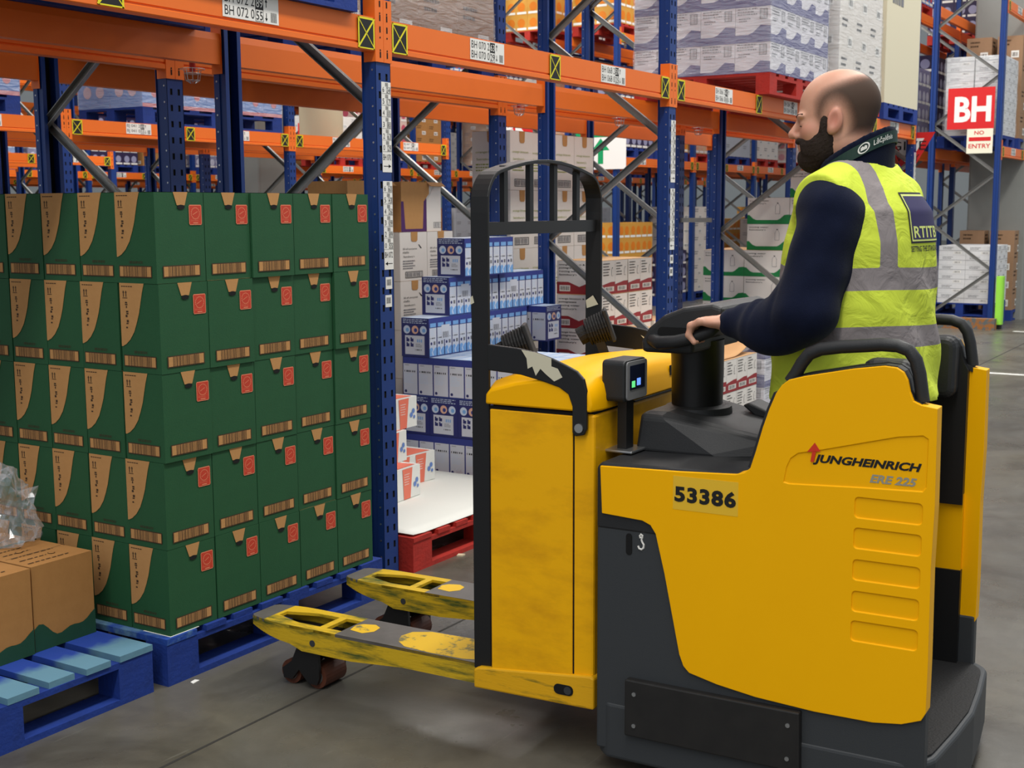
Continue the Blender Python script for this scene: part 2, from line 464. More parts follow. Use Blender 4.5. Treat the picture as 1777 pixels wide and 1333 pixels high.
X1 = [1.455, 4.255, 7.055, 9.84, 12.56]
YA0, YA1, YB0, YB1 = 3.25, 4.145, 4.44, 5.36
CHK = {(0, 1): ('89', '55'), (1, 0): ('63', '29'), (1, 1): ('59', '25')}
def bh_codes(b, q):
    n = 72-2*((b-1)*2+q+1) if b > 0 else (74 if q == 0 else 72)
    c = CHK.get((b, q), ('42', '18'))
    return (('BH 0%d 2' % n, c[0]), ('BH 0%d 0' % n, c[1]))
LV = (2.333, 4.15, 5.95)
rackA = rack('pallet_rack', 'blue and orange pallet rack facing the truck, bay labels reading BH', X1, YA0, YA1, LV, 6.6, True, True, bh_codes)
rackB = rack('pallet_rack', 'blue and orange pallet rack set back to back behind the BH rack', X1, YB0, YB1, LV, 6.6, False, True)
# row spacers in the flue
for x in X1:
    for z in (1.47, 3.6):
        MB().box((-0.02, 0.002, -0.018), (0.02, YB0-YA1, 0.018)).build('row_spacer', M_GALV, rackB, loc=(x-X1[0], YA1-YB0, z))
# post labels on the aisle side of the BH rack
def post_label(rows, foot, arrow, real=True):
    mb = MB(); W = 0.062; rh = 0.0468; H = rh*6+0.083
    mb.box((-W/2, -0.001, -H), (W/2, 0, 0), 0)
    def blk(x0, z0, x1, z1, mi=1): mb.add([(x0, -0.0014, z0), (x1, -0.0014, z0), (x1, -0.0014, z1), (x0, -0.0014, z1)], [(0, 1, 2, 3)], mi)
    for r, (a, c) in enumerate(rows):
        zt = -r*rh
        blk(-W/2, zt-rh, W/2, zt-rh+0.001)
        for k in range(5): blk(-0.006+k*0.004, zt-0.018, -0.004+k*0.004, zt-0.003, 1)
        add_text(mb, a, (-W/2+0.006, -0.0012, zt-rh+0.006), (1, 0, 0), (0, 0, 1), width=0.011, height=0.021, mi=1, lift=0.0004)
        for q in ((0.002, 0.003, 0.028, 0.0045), (0.002, 0.0255, 0.028, 0.027), (0.002, 0.003, 0.0035, 0.027), (0.0265, 0.003, 0.028, 0.027)):
            blk(q[0], zt-rh+q[1], q[2], zt-rh+q[3])
        add_text(mb, c, (0.005, -0.0012, zt-rh+0.006), (1, 0, 0), (0, 0, 1), width=0.020, height=0.018, mi=1, lift=0.0004)
    zt = -6*rh
    add_text(mb, foot, (-W/2+0.004, -0.0012, zt-0.034), (1, 0, 0), (0, 0, 1), width=W-0.010, height=0.024, mi=1, lift=0.0004)
    blk(-0.024, zt-0.060, 0.024, zt-0.057)
    t = 0.024*arrow
    mb.add([(t*0.35, -0.0014, zt-0.050), (t*0.35, -0.0014, zt-0.067), (t, -0.0014, zt-0.0585)], [(0, 1, 2)], 1)
    return mb.mesh('post_label', [M_WHITE, M_BLACK])
PL1 = post_label((('6', '34'), ('5', '17'), ('4', '00'), ('3', '80'), ('2', '63'), ('0', '29')), 'BH 070', 1)
PL2 = post_label((('6', '60'), ('5', '43'), ('4', '26'), ('3', '09'), ('2', '89'), ('0', '55')), 'BH 072', -1)
TAG = MB().box((-0.022, -0.001, -0.05), (0.022, 0, 0), 0)
for k in range(6): TAG.box((-0.014+k*0.005, -0.0014, -0.035), (-0.0115+k*0.005, -0.001, -0.010), 1)
TAGM = TAG.mesh('post_tag', [M_WHITE, M_BLACK])
for i, x in enumerate(X1[1:], 1):
    put('post_label', PL1, rackA, loc=(x-X1[0]+0.017, -0.0005, 2.085)); put('post_label', PL2, rackA, loc=(x-X1[0]+0.017, -0.0005, 1.685))
    put('post_tag', TAGM, rackA, loc=(x-X1[0]+0.014, -0.0005, 1.29)); put('post_tag', TAGM, rackA, loc=(x-X1[0]+0.010, -0.0005, 1.215))
# blue foot guard on the second post
MB().box((-0.085, -0.02, 0), (-0.052, 0.10, 0.80)).build('post_guard', M_BLUE, rackA, loc=(X1[2]-X1[0]-0.0, 0, 0))

# rows behind, both sides of the cross aisle
def run(x0, n, p=2.8): return [x0+p*k for k in range(n)]
def bj_codes(b, q):
    n = 37+2*(b*2+q)
    return (('BJ 0%d 2' % n, '89'), ('BJ 0%d 0' % n, '55'))
def row(y, xs, names, levels, height, detail, codes=None):
    rack('pallet_rack', names[0], xs, y, y+0.9, levels, height, True, detail, codes)
    rack('pallet_rack', names[1], xs, y+1.2, y+2.1, levels, height, False, detail)
ROW2, ROW3, ROW4, ROW5 = 8.85, 14.65, 20.5, 26.3
row(ROW2, run(4.45, 4), ('pallet rack across the next aisle, labels reading BJ', 'pallet rack back to back behind the BJ rack'), LV, 6.6, True, bj_codes)
row(ROW3, run(7.2, 3), ('pallet rack facing the back of the BJ row', 'pallet rack in the row beyond the BJ row, its far run'), LV, 6.6, False)
row(3.40, run(17.33, 4), ('pallet rack beyond the cross aisle with a red BH board on its end', 'pallet rack back to back with the one carrying the BH board'), LV, 6.6, False)
row(ROW2, run(17.33, 7), ('pallet rack beyond the cross aisle with a green arrow board on its end', 'pallet rack beyond the cross aisle with a red BK board on its end'), LV, 6.6, False)
row(ROW3, run(17.33, 7), ('pallet rack beyond the cross aisle with a red BL board on its end', 'pallet rack behind the one with the red BL board'), LV, 6.6, False)
row(ROW4, run(14.5, 8), ('distant pallet rack in the fourth row from the truck', 'distant pallet rack behind the fourth row from the truck'), LV, 6.6, False)
row(ROW5, run(17.3, 9), ('farthest pallet rack, front run', 'farthest pallet rack, rear run'), LV, 6.6, False)

# ---------------------------------------------------------------- signs and sprinklers
M_CREAM = mat('sign_cream', (232, 228, 206), 0.5)
M_GREEN = mat('sign_green', (14, 150, 92), 0.5)
M_LETTER = mat('sign_letter', (236, 232, 228), 0.5)
def board_bh(letters, label, x, yc, zc, w=0.60, h=0.52):
    t = thing('aisle_sign', label, 'sign', (x, yc, zc))
    MB().box((-0.006, -w/2, -h/2), (0, w/2, h/2)).build('board', M_RED, t)
    mb = MB(); add_text(mb, letters, (-0.006, 0.70*w/2, -0.33*h), (0, -1, 0), (0, 0, 1), width=w*0.78, height=h*0.62, bold=0.035, lift=0.0008)
    mb.build('lettering', M_LETTER, t)
    return t
def board_noentry(label, x, yc, ztop, w=0.32, h=0.31):
    t = thing('no_entry_sign', label, 'sign', (x, yc, ztop))
    MB().box((-0.006, -w/2, -h), (0, w/2, 0)).build('board', M_CREAM, t)
    mb = MB()
    add_text(mb, 'NO', (-0.006, 0.07, -0.075), (0, -1, 0), (0, 0, 1), width=0.12, height=0.05, bold=0.02, lift=0.0008)
    add_text(mb, 'ENTRY', (-0.006, 0.135, -0.245), (0, -1, 0), (0, 0, 1), width=0.27, height=0.055, bold=0.02, lift=0.0008)
    mb.box((-0.0072, -0.135, -0.155), (-0.006, 0.135, -0.105))
    mb.build('lettering', M_RED, t)
    return t
XE = 17.33-0.06
board_bh('BH', 'red aisle board with white letters BH on the rack end', XE, 3.78, 2.815, 0.58, 0.52)
board_noentry('white NO ENTRY sign hung under the red BH board', XE, 3.655, 2.555)
board_bh('BK', 'red aisle board with white letters BK behind the load guard', XE, 10.62, 2.80, 0.62, 0.52)
board_noentry('white NO ENTRY sign hung under the red BK board', XE, 10.75, 2.54)
board_bh('BL', 'red aisle board with letters BL, lower half behind a beam', XE, 14.75, 2.80, 0.62, 0.52)
def give_way(label, x, yc, ztop, s=0.66):
    t = thing('give_way_sign', label, 'sign', (x, yc, ztop)); h = s*0.866
    MB().prism([(s/2, 0), (-s/2, 0), (0, -h)], 'x', -0.004, 0).build('board', M_RED, t)
    mb = MB(); mb.prism([(s/2-0.10, -0.055), (-s/2+0.10, -0.055), (0, -h+0.115)], 'x', -0.0055, -0.004)
    mb.build('face', M_WHITE, t)
    mb = MB()
    add_text(mb, 'GIVE', (-0.0056, 0.17, -0.165), (0, -1, 0), (0, 0, 1), width=0.34, height=0.085, lift=0.0008)
    add_text(mb, 'WAY', (-0.0056, 0.11, -0.275), (0, -1, 0), (0, 0, 1), width=0.22, height=0.07, lift=0.0008)
    mb.build('lettering', M_BLACK, t)
    return t
give_way('triangular GIVE WAY sign behind the end post of the BH rack', 12.624, 3.33, 2.275, 0.50)
give_way('triangular GIVE WAY sign beyond the green boxes', 17.275, 15.50, 2.26, 0.60)
def arrow_board(label, x, yc, z0, w=0.75, h=0.75):
    t = thing('exit_sign', label, 'sign', (x, yc, z0))
    MB().box((-0.008, -w/2, 0), (0, w/2, h)).build('board', M_LETTER, t)
    mb = MB(); mb.box((-0.009, -w/2, h*0.66), (-0.008, w/2, h)); mb.box((-0.009, -0.045, 0.08), (-0.008, 0.045, 0.30))
    mb.prism([(0.15, 0.28), (-0.15, 0.28), (0, 0.46)], 'x', -0.009, -0.008)
    mb.build('arrow', M_GREEN, t)
    return t
arrow_board('green and white board with an upward arrow behind the steel bracing', XE, 9.12, 2.15, 0.85, 0.72)
arrow_board('green and white board partly hidden by the BJ beam', XE, 16.4, 2.42, 0.8, 0.75)
M_SPR = mat('sprinkler_red', (170, 40, 30), 0.5)
def sprinkler(label, loc):
    t = thing('sprinkler_head', label, 'sprinkler', loc)
    MB().cyl((0, 0, -0.01), (0, 0, 0.05), 0.014, 10).build('fitting', M_SPR, t)
    mb = MB()
    for k in range(8):
        a = k*math.pi/4; c, s = math.cos(a), math.sin(a)
        mb.tube([(0.038*c, 0.038*s, 0), (0.03*c, 0.03*s, -0.05), (0.012*c, 0.012*s, -0.062)], 0.0016, 5)
    for r, z in ((0.055, 0.0), (0.036, -0.02), (0.03, -0.05)):
        mb.tube([(r*math.cos(k*math.pi/8), r*math.sin(k*math.pi/8), z) for k in range(17)], 0.0016, 5)
    mb.build('cage', M_STEEL, t); return t
for k, (px, py) in enumerate(((334, 120), (901, 184), (1075, 205), (1212, 222))):
    p = on_y(px, py, 4.30)
    sprinkler('%s caged sprinkler head in the gap between the back to back racks' % ORD[k], p)
# ---------------------------------------------------------------- pallets
M_PBLUE = mat('pallet_blue', (20, 54, 138), 0.75, var=0.8, scale=7, rgb2=(16, 42, 104), bump=0.25, bscale=60, stretch=(1, 1, 1))
M_PBLUEW = mat('pallet_blue_worn', (26, 66, 150), 0.8, rgb2=(108, 150, 160), scale=4, thr=(0.46, 0.62), bump=0.3, bscale=50)
M_PRED = mat('pallet_red', (184, 42, 30), 0.75, var=0.6, scale=9, rgb2=(120, 34, 28), bump=0.25, bscale=60)
def faded_board():
    m = bpy.data.materials.new('pallet_blue_faded'); m.use_nodes = True; nt = m.node_tree; b = nt.nodes['Principled BSDF']; L = nt.links.new
    tc = nt.nodes.new('ShaderNodeTexCoord'); sp = nt.nodes.new('ShaderNodeSeparateXYZ'); L(tc.outputs['Object'], sp.inputs[0])
    n = nt.nodes.new('ShaderNodeTexNoise'); n.inputs['Scale'].default_value = 16; n.inputs['Detail'].default_value = 5; L(tc.outputs['Object'], n.inputs['Vector'])
    a = nt.nodes.new('ShaderNodeMath'); a.operation = 'MULTIPLY_ADD'; a.inputs[1].default_value = 0.09; L(n.outputs['Fac'], a.inputs[0]); L(sp.outputs['Y'], a.inputs[2])
    r = nt.nodes.new('ShaderNodeMapRange'); r.inputs[1].default_value = 0.21; r.inputs[2].default_value = 0.15; r.inputs[4].default_value = 0.85; L(a.outputs[0], r.inputs[0])
    x = nt.nodes.new('ShaderNodeMix'); x.data_type = 'RGBA'; x.inputs['A'].default_value = (*lin((22, 60, 150)), 1); x.inputs['B'].default_value = (*lin((96, 140, 152)), 1); L(r.outputs[0], x.inputs['Factor'])
    L(x.outputs['Result'], b.inputs['Base Color']); b.inputs['Roughness'].default_value = 0.8
    bp = nt.nodes.new('ShaderNodeBump'); bp.inputs['Strength'].default_value = 0.3; bp.inputs['Distance'].default_value = 0.01; L(n.outputs['Fac'], bp.inputs['Height']); L(bp.outputs[0], b.inputs['Normal'])
    return m
M_PBLUEF = faded_board()
PMESH = {}
def bxm(name, dx, dy, dz, m):
    k = (name, round(dx, 3), round(dy, 3), round(dz, 3), m.name)
    if k not in PMESH: PMESH[k] = MB().box((0, 0, 0), (dx, dy, dz)).mesh(name, m)
    return PMESH[k]
def pallet(label, x0, y0, lx, ly, h=0.162, m=None, worn=(), z=0.0, group=None, rotz=0.0, mw=None):
    m = m or M_PBLUE; mw = mw or M_PBLUEW
    t = thing('pallet', label, 'pallet', (x0, y0, z), rotz, group)
    tb, st, bb = 0.020, 0.020, 0.020
    zb = h-tb-st
    n = 8; ws = [0.135, 0.095, 0.095, 0.11, 0.11, 0.095, 0.095, 0.135]; gap = (lx-sum(ws))/(n-1); x = 0
    for i, w in enumerate(ws):
        put('deck_board', bxm('deck_board', w, ly, tb, mw if i in worn else m), t, loc=(x, random.uniform(-0.006, 0.006), h-tb)); x += w+gap
    for y in (0, ly/2-0.05, ly-0.1): put('stringer_board', bxm('stringer_board', lx, 0.1, st, m), t, loc=(0, y, zb))
    for y in (0, ly/2-0.05, ly-0.1):
        for xx in (0, lx/2-0.07, lx-0.14): put('block', bxm('block', 0.14, 0.1, zb-bb, m), t, loc=(xx, y, bb))
        put('bottom_board', bxm('bottom_board', lx, 0.1, bb, m), t, loc=(0, y, 0))
    return t
def pallet_joined(lx, ly, h):
    mb = MB(); tb = 0.02
    for i in range(7): mb.box((i*(lx-0.12)/6, 0, h-tb), (i*(lx-0.12)/6+0.12, ly, h))
    for y in (0, ly/2-0.05, ly-0.1):
        mb.box((0, y, h-2*tb), (lx, y+0.1, h-tb)); mb.box((0, y, 0), (lx, y+0.1, tb))
        for xx in (0, lx/2-0.07, lx-0.14): mb.box((xx, y, tb), (xx+0.14, y+0.1, h-2*tb))
    return mb

# ---------------------------------------------------------------- printed cartons
def frame_of(face, d):
    dx, dy, dz = d
    return {'-x': ((0, dy, 0), (0, -1, 0), (0, 0, 1), dy, dz), '-y': ((0, 0, 0), (1, 0, 0), (0, 0, 1), dx, dz),
            '+x': ((dx, 0, 0), (0, 1, 0), (0, 0, 1), dy, dz), '+y': ((dx, dy, 0), (-1, 0, 0), (0, 0, 1), dx, dz),
            'top': ((0, 0, dz), (1, 0, 0), (0, 1, 0), dx, dy)}[face]
class Face:
    """prints flat marks on one side of a carton; u,v run 0..1 from the lower left corner"""
    def __init__(self, mb, face, d):
        o, ux, uy, self.lu, self.lv = frame_of(face, d)
        self.mb, self.o, self.ux, self.uy = mb, Vector(o), Vector(ux), Vector(uy); self.n = self.ux.cross(self.uy)
    def P(self, u, v, lift): return self.o+self.ux*(u*self.lu)+self.uy*(v*self.lv)+self.n*lift
    def poly(self, pts, mi, lift=0.0006):
        self.mb.add([self.P(u, v, lift) for u, v in pts], [tuple(range(len(pts)))], mi); return self
    def rect(self, u0, v0, u1, v1, mi, lift=0.0006): return self.poly([(u0, v0), (u1, v0), (u1, v1), (u0, v1)], mi, lift)
    def frame(self, u0, v0, u1, v1, t, mi, lift=0.001):
        tu = t*self.lv/self.lu
        self.rect(u0, v0, u1, v0+t, mi, lift); self.rect(u0, v1-t, u1, v1, mi, lift); self.rect(u0, v0, u0+tu, v1, mi, lift); self.rect(u1-tu, v0, u1, v1, mi, lift)
        return self
    def disc(self, u, v, ru, mi, lift=0.0008, n=14, ry=None):
        rv = ry if ry else ru*self.lu/self.lv
        return self.poly([(u+ru*math.cos(k*2*math.pi/n), v+rv*math.sin(k*2*math.pi/n)) for k in range(n)], mi, lift)
    def bars(self, u0, v0, u1, v1, n, mi, lift=0.0012, seed=1):
        r = random.Random(seed); w = (u1-u0)/n
        for k in range(n): self.rect(u0+k*w, v0, u0+k*w+w*r.uniform(0.25, 0.75), v1, mi, lift)
        return self
    def lines(self, u0, v0, u1, v1, n, mi, seed=3, fill=0.45):
        """illegible small print"""
        r = random.Random(seed); h = (v1-v0)/n
        for k in range(n):
            u = u0; e = u0+(u1-u0)*r.uniform(0.55, 1.0)
            while u < e:
                w = (u1-u0)*r.uniform(0.05, 0.16); self.rect(u, v1-k*h-h*fill, min(u+w, e), v1-k*h, mi, 0.0009); u += w+(u1-u0)*0.03
        return self
    def text(self, s, u, v, w=None, h=None, mi=0, bold=0.0):
        add_text(self.mb, s, self.P(u, v, 0.0006), self.ux, self.uy, width=w*self.lu if w else None, height=h*self.lv if h else None, mi=mi, bold=bold, lift=0.0004)
        return self
def body(mb, d, mi=0, seam=True):
    dx, dy, dz = d; g = 0.0012
    mb.box((g, g, 0), (dx-g, dy-g, dz-g), mi)
M_GRN = mat('carton_green', (30, 82, 48), 0.7, var=0.3, scale=10, rgb2=(22, 66, 38), bump=0.06, bscale=200)
M_SEAL = mat('seal_red', (196, 62, 40), 0.6, var=0.2, scale=40)
M_SEALL = mat('seal_line', (222, 130, 96), 0.6)
M_BROWNINK = mat('brown_ink', (66, 46, 28), 0.8)
GD = (0.2165, 0.183, 0.2930)
def green_protos():
    P = {}
    mb = MB(); body(mb, GD)
    f = Face(mb, 'top', GD); f.rect(0.02, 0.02, 0.98, 0.98, 1, 0.0003); f.rect(0.02, 0.485, 0.98, 0.515, 2, 0.0006)
    P['body'] = mb.mesh('green_carton', [M_GRN, M_KRAFT, M_BROWNINK])
    mb = MB(); f = Face(mb, '-x', GD)
    cur = [(0.64, 1.0), (0.585, 0.90), (0.535, 0.78), (0.49, 0.67), (0.43, 0.57), (0.35, 0.46), (0.24, 0.37), (0.13, 0.315), (0.04, 0.29)]
    f.poly([(0.012, 0.29), (0.04, 0.29)][0:1]+cur[::-1]+[(0.012, 1.0)], 0)
    for u in (0.10, 0.165):
        f.rect(u, 0.845, u+0.022, 0.895, 1, 0.001); f.poly([(u-0.014, 0.893), (u+0.036, 0.893), (u+0.011, 0.918)], 1, 0.001)
    f.rect(0.085, 0.83, 0.21, 0.838, 1, 0.001)
    f.lines(0.06, 0.945, 0.40, 0.968, 1, 1, 5)
    r = random.Random(4); v = 0.79
    while v > 0.47:
        w = r.uniform(0.012, 0.03); f.rect(0.14+r.uniform(0, 0.03), v-w, 0.20+r.uniform(-0.02, 0.03), v, 1, 0.001); v -= w+r.choice((0.006, 0.006, 0.03))
    P['kraft_panel'] = mb.mesh('kraft_panel', [M_KRAFT, M_BROWNINK])
    for key, face, u0, u1 in (('barcode_a', '-x', 0.075, 0.86), ('barcode_b', '-y', 0.14, 0.86)):
        mb = MB(); f = Face(mb, face, GD)
        f.rect(u0-0.02, 0.065, u1+0.02, 0.195, 1); f.rect(u0, 0.076, u1, 0.184, 0, 0.0009)
        f.bars(u0+0.09, 0.076, u1-0.09, 0.184, 24, 1, 0.0012, 9)
        if face == '-x': f.lines(u0+0.25, 0.215, u1, 0.245, 2, 1, 8)
        P[key] = mb.mesh('barcode', [M_KRAFT, M_BROWNINK])
    mb = MB(); f = Face(mb, '-y', GD); f.poly([(0.445, 0.855), (0.605, 0.855), (0.67, 1.0), (0.375, 1.0)], 0)
    P['kraft_tab'] = mb.mesh('kraft_tab', [M_KRAFT])
    mb = MB(); f = Face(mb, '-y', GD); f.disc(0.525, 0.835, 0.078, 0, 0.0010, 16, 0.026)
    P['hand_hole'] = mb.mesh('hand_hole', [M_DARK])
    mb = MB(); f = Face(mb, '-y', GD)
    pts = [(0.70, 0.635), (0.93, 0.635), (0.945, 0.65), (0.945, 0.845), (0.93, 0.86), (0.70, 0.86), (0.684, 0.845), (0.684, 0.65)]
    f.poly(pts, 1); f.rect(0.696, 0.645, 0.933, 0.85, 0, 0.0009)
    n = 20
    for k in range(n):
        a = k*2*math.pi/n; cu, cv = 0.815+0.085*math.cos(a), 0.765+0.062*math.sin(a); f.rect(cu-0.008, cv-0.006, cu+0.008, cv+0.006, 1, 0.0012)
    for k in range(7):
        f.rect(0.76+0.014*k, 0.748+0.005*k, 0.776+0.014*k, 0.756+0.005*k, 1, 0.0012)
    f.lines(0.72, 0.675, 0.91, 0.705, 3, 1, 6); f.rect(0.765, 0.652, 0.865, 0.664, 1, 0.0012)
    P['red_seal'] = mb.mesh('red_seal', [M_SEAL, M_SEALL])
    return P
GP = green_protos()
SX, SY, SZ = 2.884, 3.128, 0.1635
pallet('blue wooden pallet carrying the tall stack of green cartons', 2.855, 3.118, 1.165, 1.0, 0.1625, worn=(0,))
MB().box((0, 0, 0), (0.13, 0.13, 0.0008)).build('paper', M_WHITE, None, loc=(SX-0.004, SY-0.002, 0.1627))
tag(bpy.context.scene.collection.objects['paper'], 'scrap of white paper under the bottom corner of the green stack', 'paper')
rnd = random.Random(3)
TIER = ['bottom', 'second', 'third', 'fourth', 'top']
for k in range(5):
    for i in range(5):
        for j in range(5):
            if i > 0 and j > 0: continue
            jx = rnd.uniform(-0.0015, 0.0015)+(0.004 if i >= 3 else 0); jy = rnd.uniform(-0.004, 0.004)+(0.006 if i == 3 else 0)-(0.004*k*0.5)
            if i == 0 and j == 0: lab = 'green carton on the front corner of the stack, %s tier' % TIER[k]
            elif j == 0: lab = 'green carton %s from the corner along the aisle side, %s tier' % (ORD[i], TIER[k])
            else: lab = 'green carton %s from the corner on the brown boxes side, %s tier' % (ORD[j], TIER[k])
            o = put('green_carton', GP['body'], None, loc=(SX+i*(GD[0]+0.0015)+jx, SY+j*(GD[1]+0.0022)+jy, SZ+k*GD[2]))
            tag(o, lab, 'carton', 'green cartons stacked on the blue pallet')
            for nm, key in (('kraft_panel', 'kraft_panel'), ('barcode', 'barcode_a'), ('barcode', 'barcode_b'), ('kraft_tab', 'kraft_tab'), ('hand_hole', 'hand_hole'), ('red_seal', 'red_seal')):
                if (i > 0 and key in ('kraft_panel', 'barcode_a')) or (j > 0 and key in ('barcode_b', 'kraft_tab', 'hand_hole', 'red_seal')): continue
                put(nm, GP[key], o)
# a few cartons of the top tier behind the front row
for i in range(1, 5):
    o = put('green_carton', GP['body'], None, loc=(SX+i*(GD[0]+0.0015), SY+(GD[1]+0.004), SZ+4*GD[2]))
    tag(o, 'green carton hidden in the second row of the top tier, %s from the side' % ORD[i], 'carton', 'green cartons stacked on the blue pallet')
    for k in range(4):
        c = put('green_carton', GP['body'], None, loc=(SX+i*(GD[0]+0.0015), SY+(GD[1]+0.004), SZ+k*GD[2]))
        tag(c, 'green carton in the second row from the aisle, %s from the side, %s tier' % (ORD[i], TIER[k]), 'carton', 'green cartons stacked on the blue pallet')

# left pallet with brown and green cartons
pallet('blue wooden pallet with worn deck boards in front of the brown cartons', 1.66, 3.128, 1.14, 1.0, 0.1625, worn=(0, 1, 2, 3, 4, 5, 6, 7), mw=M_PBLUEF)
M_GRN2 = mat('carton_green_dark', (24, 72, 50), 0.75, var=0.3, scale=10)
BDM = (0.243, 0.30, 0.283)
mb = MB(); body(mb, BDM)
def wave(f, ph):
    top = [(k/14, 0.20+0.07*math.sin(ph+k*0.55)+0.05*math.sin(k*0.9+ph)) for k in range(15)]
    f.poly([(1.0, 0.0)]+top[::-1]+[(0.0, 0.0)], 1)
wave(Face(mb, '-y', BDM), 0.6); wave(Face(mb, '-x', BDM), 2.0); wave(Face(mb, '+x', BDM), 2.0)
f = Face(mb, 'top', BDM); f.rect(0.0, 0.93, 1.0, 1.0, 1); f.rect(0.05, 0.47, 0.95, 0.475, 2)
for k in range(5): f.lines(0.08+0.02*k, 0.10+0.16*k, 0.8, 0.14+0.16*k, 1, 2, k)
f.disc(0.62, 0.30, 0.05, 2); f.disc(0.62, 0.30, 0.042, 0, 0.001); f.disc(0.4, 0.62, 0.05, 2); f.disc(0.4, 0.62, 0.042, 0, 0.001)
M_KRAFT2 = mat('kraft_brown', (172, 122, 66), 0.85, var=0.35, scale=18, rgb2=(146, 98, 48), bump=0.05)
BBM = mb.mesh('brown_carton', [M_KRAFT2, M_GRN2, M_BROWNINK])
bl = [(2.548, 3.385, 'brown carton with a green wave along its foot, beside the green stack'), (2.298, 3.378, 'brown carton with a green wave along its foot, second from the green stack'),
      (2.052, 3.38, 'brown carton with a green wave, third from the green stack'), (2.548, 3.69, 'brown carton behind the one beside the green stack'), (2.298, 3.69, 'brown carton under the crumpled plastic film'),
      (2.052, 3.69, 'brown carton in the back row, third from the green stack')]
for x, y, lab in bl:
    tag(put('brown_carton', BBM, None, loc=(x, y, 0.163)), lab, 'carton', 'brown cartons on the left pallet')

# crumpled clear film
def film_material(name, fac, rough, white):
    m = bpy.data.materials.new(name); m.use_nodes = True; nt = m.node_tree; L = nt.links.new; nt.nodes.remove(nt.nodes['Principled BSDF'])
    out = nt.nodes['Material Output']; tr = nt.nodes.new('ShaderNodeBsdfTransparent'); gl = nt.nodes.new('ShaderNodeBsdfGlossy'); gl.inputs['Roughness'].default_value = rough
    gl.inputs['Color'].default_value = (0.95, 0.97, 1, 1); df = nt.nodes.new('ShaderNodeBsdfDiffuse'); df.inputs['Color'].default_value = (0.8, 0.82, 0.86, 1)
    lw = nt.nodes.new('ShaderNodeLayerWeight'); lw.inputs['Blend'].default_value = 0.35
    m1 = nt.nodes.new('ShaderNodeMixShader'); m1.inputs[0].default_value = white; L(gl.outputs[0], m1.inputs[1]); L(df.outputs[0], m1.inputs[2])
    mr = nt.nodes.new('ShaderNodeMapRange'); mr.inputs[3].default_value = fac; mr.inputs[4].default_value = min(1, fac+0.55); L(lw.outputs['Facing'], mr.inputs[0])
    m2 = nt.nodes.new('ShaderNodeMixShader'); L(mr.outputs[0], m2.inputs[0]); L(tr.outputs[0], m2.inputs[1]); L(m1.outputs[0], m2.inputs[2]); L(m2.outputs[0], out.inputs['Surface'])
    return m
M_FILM = film_material('clear_film', 0.10, 0.12, 0.35)
def crumple(name, label, c, r, seed, scl=(1, 1, 1)):
    from mathutils import noise as mn
    bm = bmesh.new(); bmesh.ops.create_icosphere(bm, subdivisions=4, radius=1.0)
    for v in bm.verts:
        p = v.co*1.6+Vector((seed, 0, 0))
        d = 0.70+0.5*mn.noise(p)+0.45*abs(mn.noise(p*1.9))+0.12*abs(mn.noise(p*4.1))
        q = v.co*d
        v.co = Vector((q.x*r*scl[0], q.y*r*scl[1], max(q.z, -0.62)*r*scl[2]))
    zmin = min(v.co.z for v in bm.verts)
    for v in bm.verts: v.co.z -= zmin
    me = bpy.data.meshes.new(name); bm.to_mesh(me); bm.free(); me.materials.append(M_FILM)
    o = put(name, me, None, loc=c); return tag(o, label, 'plastic film')
crumple('plastic_film', 'crumpled clear plastic film heaped on the brown cartons', (2.70, 3.72, 0.447), 0.165, 3.1, (0.78, 0.85, 1.0))

# ---------------------------------------------------------------- blue cartons of small packs (second pallet place of the first bay)
M_NAVY = mat('carton_navy', (52, 62, 138), 0.45, var=0.15, scale=10)
M_NAVYD = mat('carton_navy_dark', (40, 44, 104), 0.45)
M_PANEL = mat('pack_panel', (206, 208, 216), 0.5)
M_SKY = mat('pack_skyblue', (120, 168, 220), 0.5)
M_PEACH = mat('pack_peach', (222, 176, 150), 0.5)
M_PALE = mat('pack_pale', (198, 210, 228), 0.5)
M_GREY = mat('print_grey', (120, 120, 124), 0.6)
BD = (0.515, 0.186, 0.2145)
mb = MB(); body(mb, BD)
MI = dict(navy=0, panel=1, sky=2, peach=3, pale=4, black=5, dk=6, grey=7)
for fc in ('-x', '+x'):
    f = Face(mb, fc, BD)
    f.rect(0, 0, 1, 1, 6, 0.0003)
    f.lines(0.06, 0.84, 0.94, 0.97, 3, 4, 2, 0.4)
    for u, m_ in ((0.20, 4), (0.5, 3), (0.80, 4)):
        f.disc(u, 0.70, 0.125, m_); f.disc(u+0.02, 0.69, 0.06, 2 if m_ == 4 else 0, 0.001)
    f.rect(0.13, 0.06, 0.84, 0.55, 1)
    for a in range(2):
        for b in range(2):
            f.rect(0.18+0.15*a, 0.26+0.13*b, 0.29+0.15*a, 0.34+0.13*b, 6, 0.001); f.rect(0.18+0.15*a, 0.34+0.13*b, 0.23+0.15*a, 0.37+0.13*b, 6, 0.001)
    for k in range(3): f.rect(0.57+0.07*k, 0.38, 0.61+0.07*k, 0.46, 2, 0.001)
    f.bars(0.5, 0.17, 0.76, 0.20, 5, 5); f.lines(0.52, 0.24, 0.76, 0.34, 3, 7, 4)
N = 7
f = Face(mb, '-y', BD)
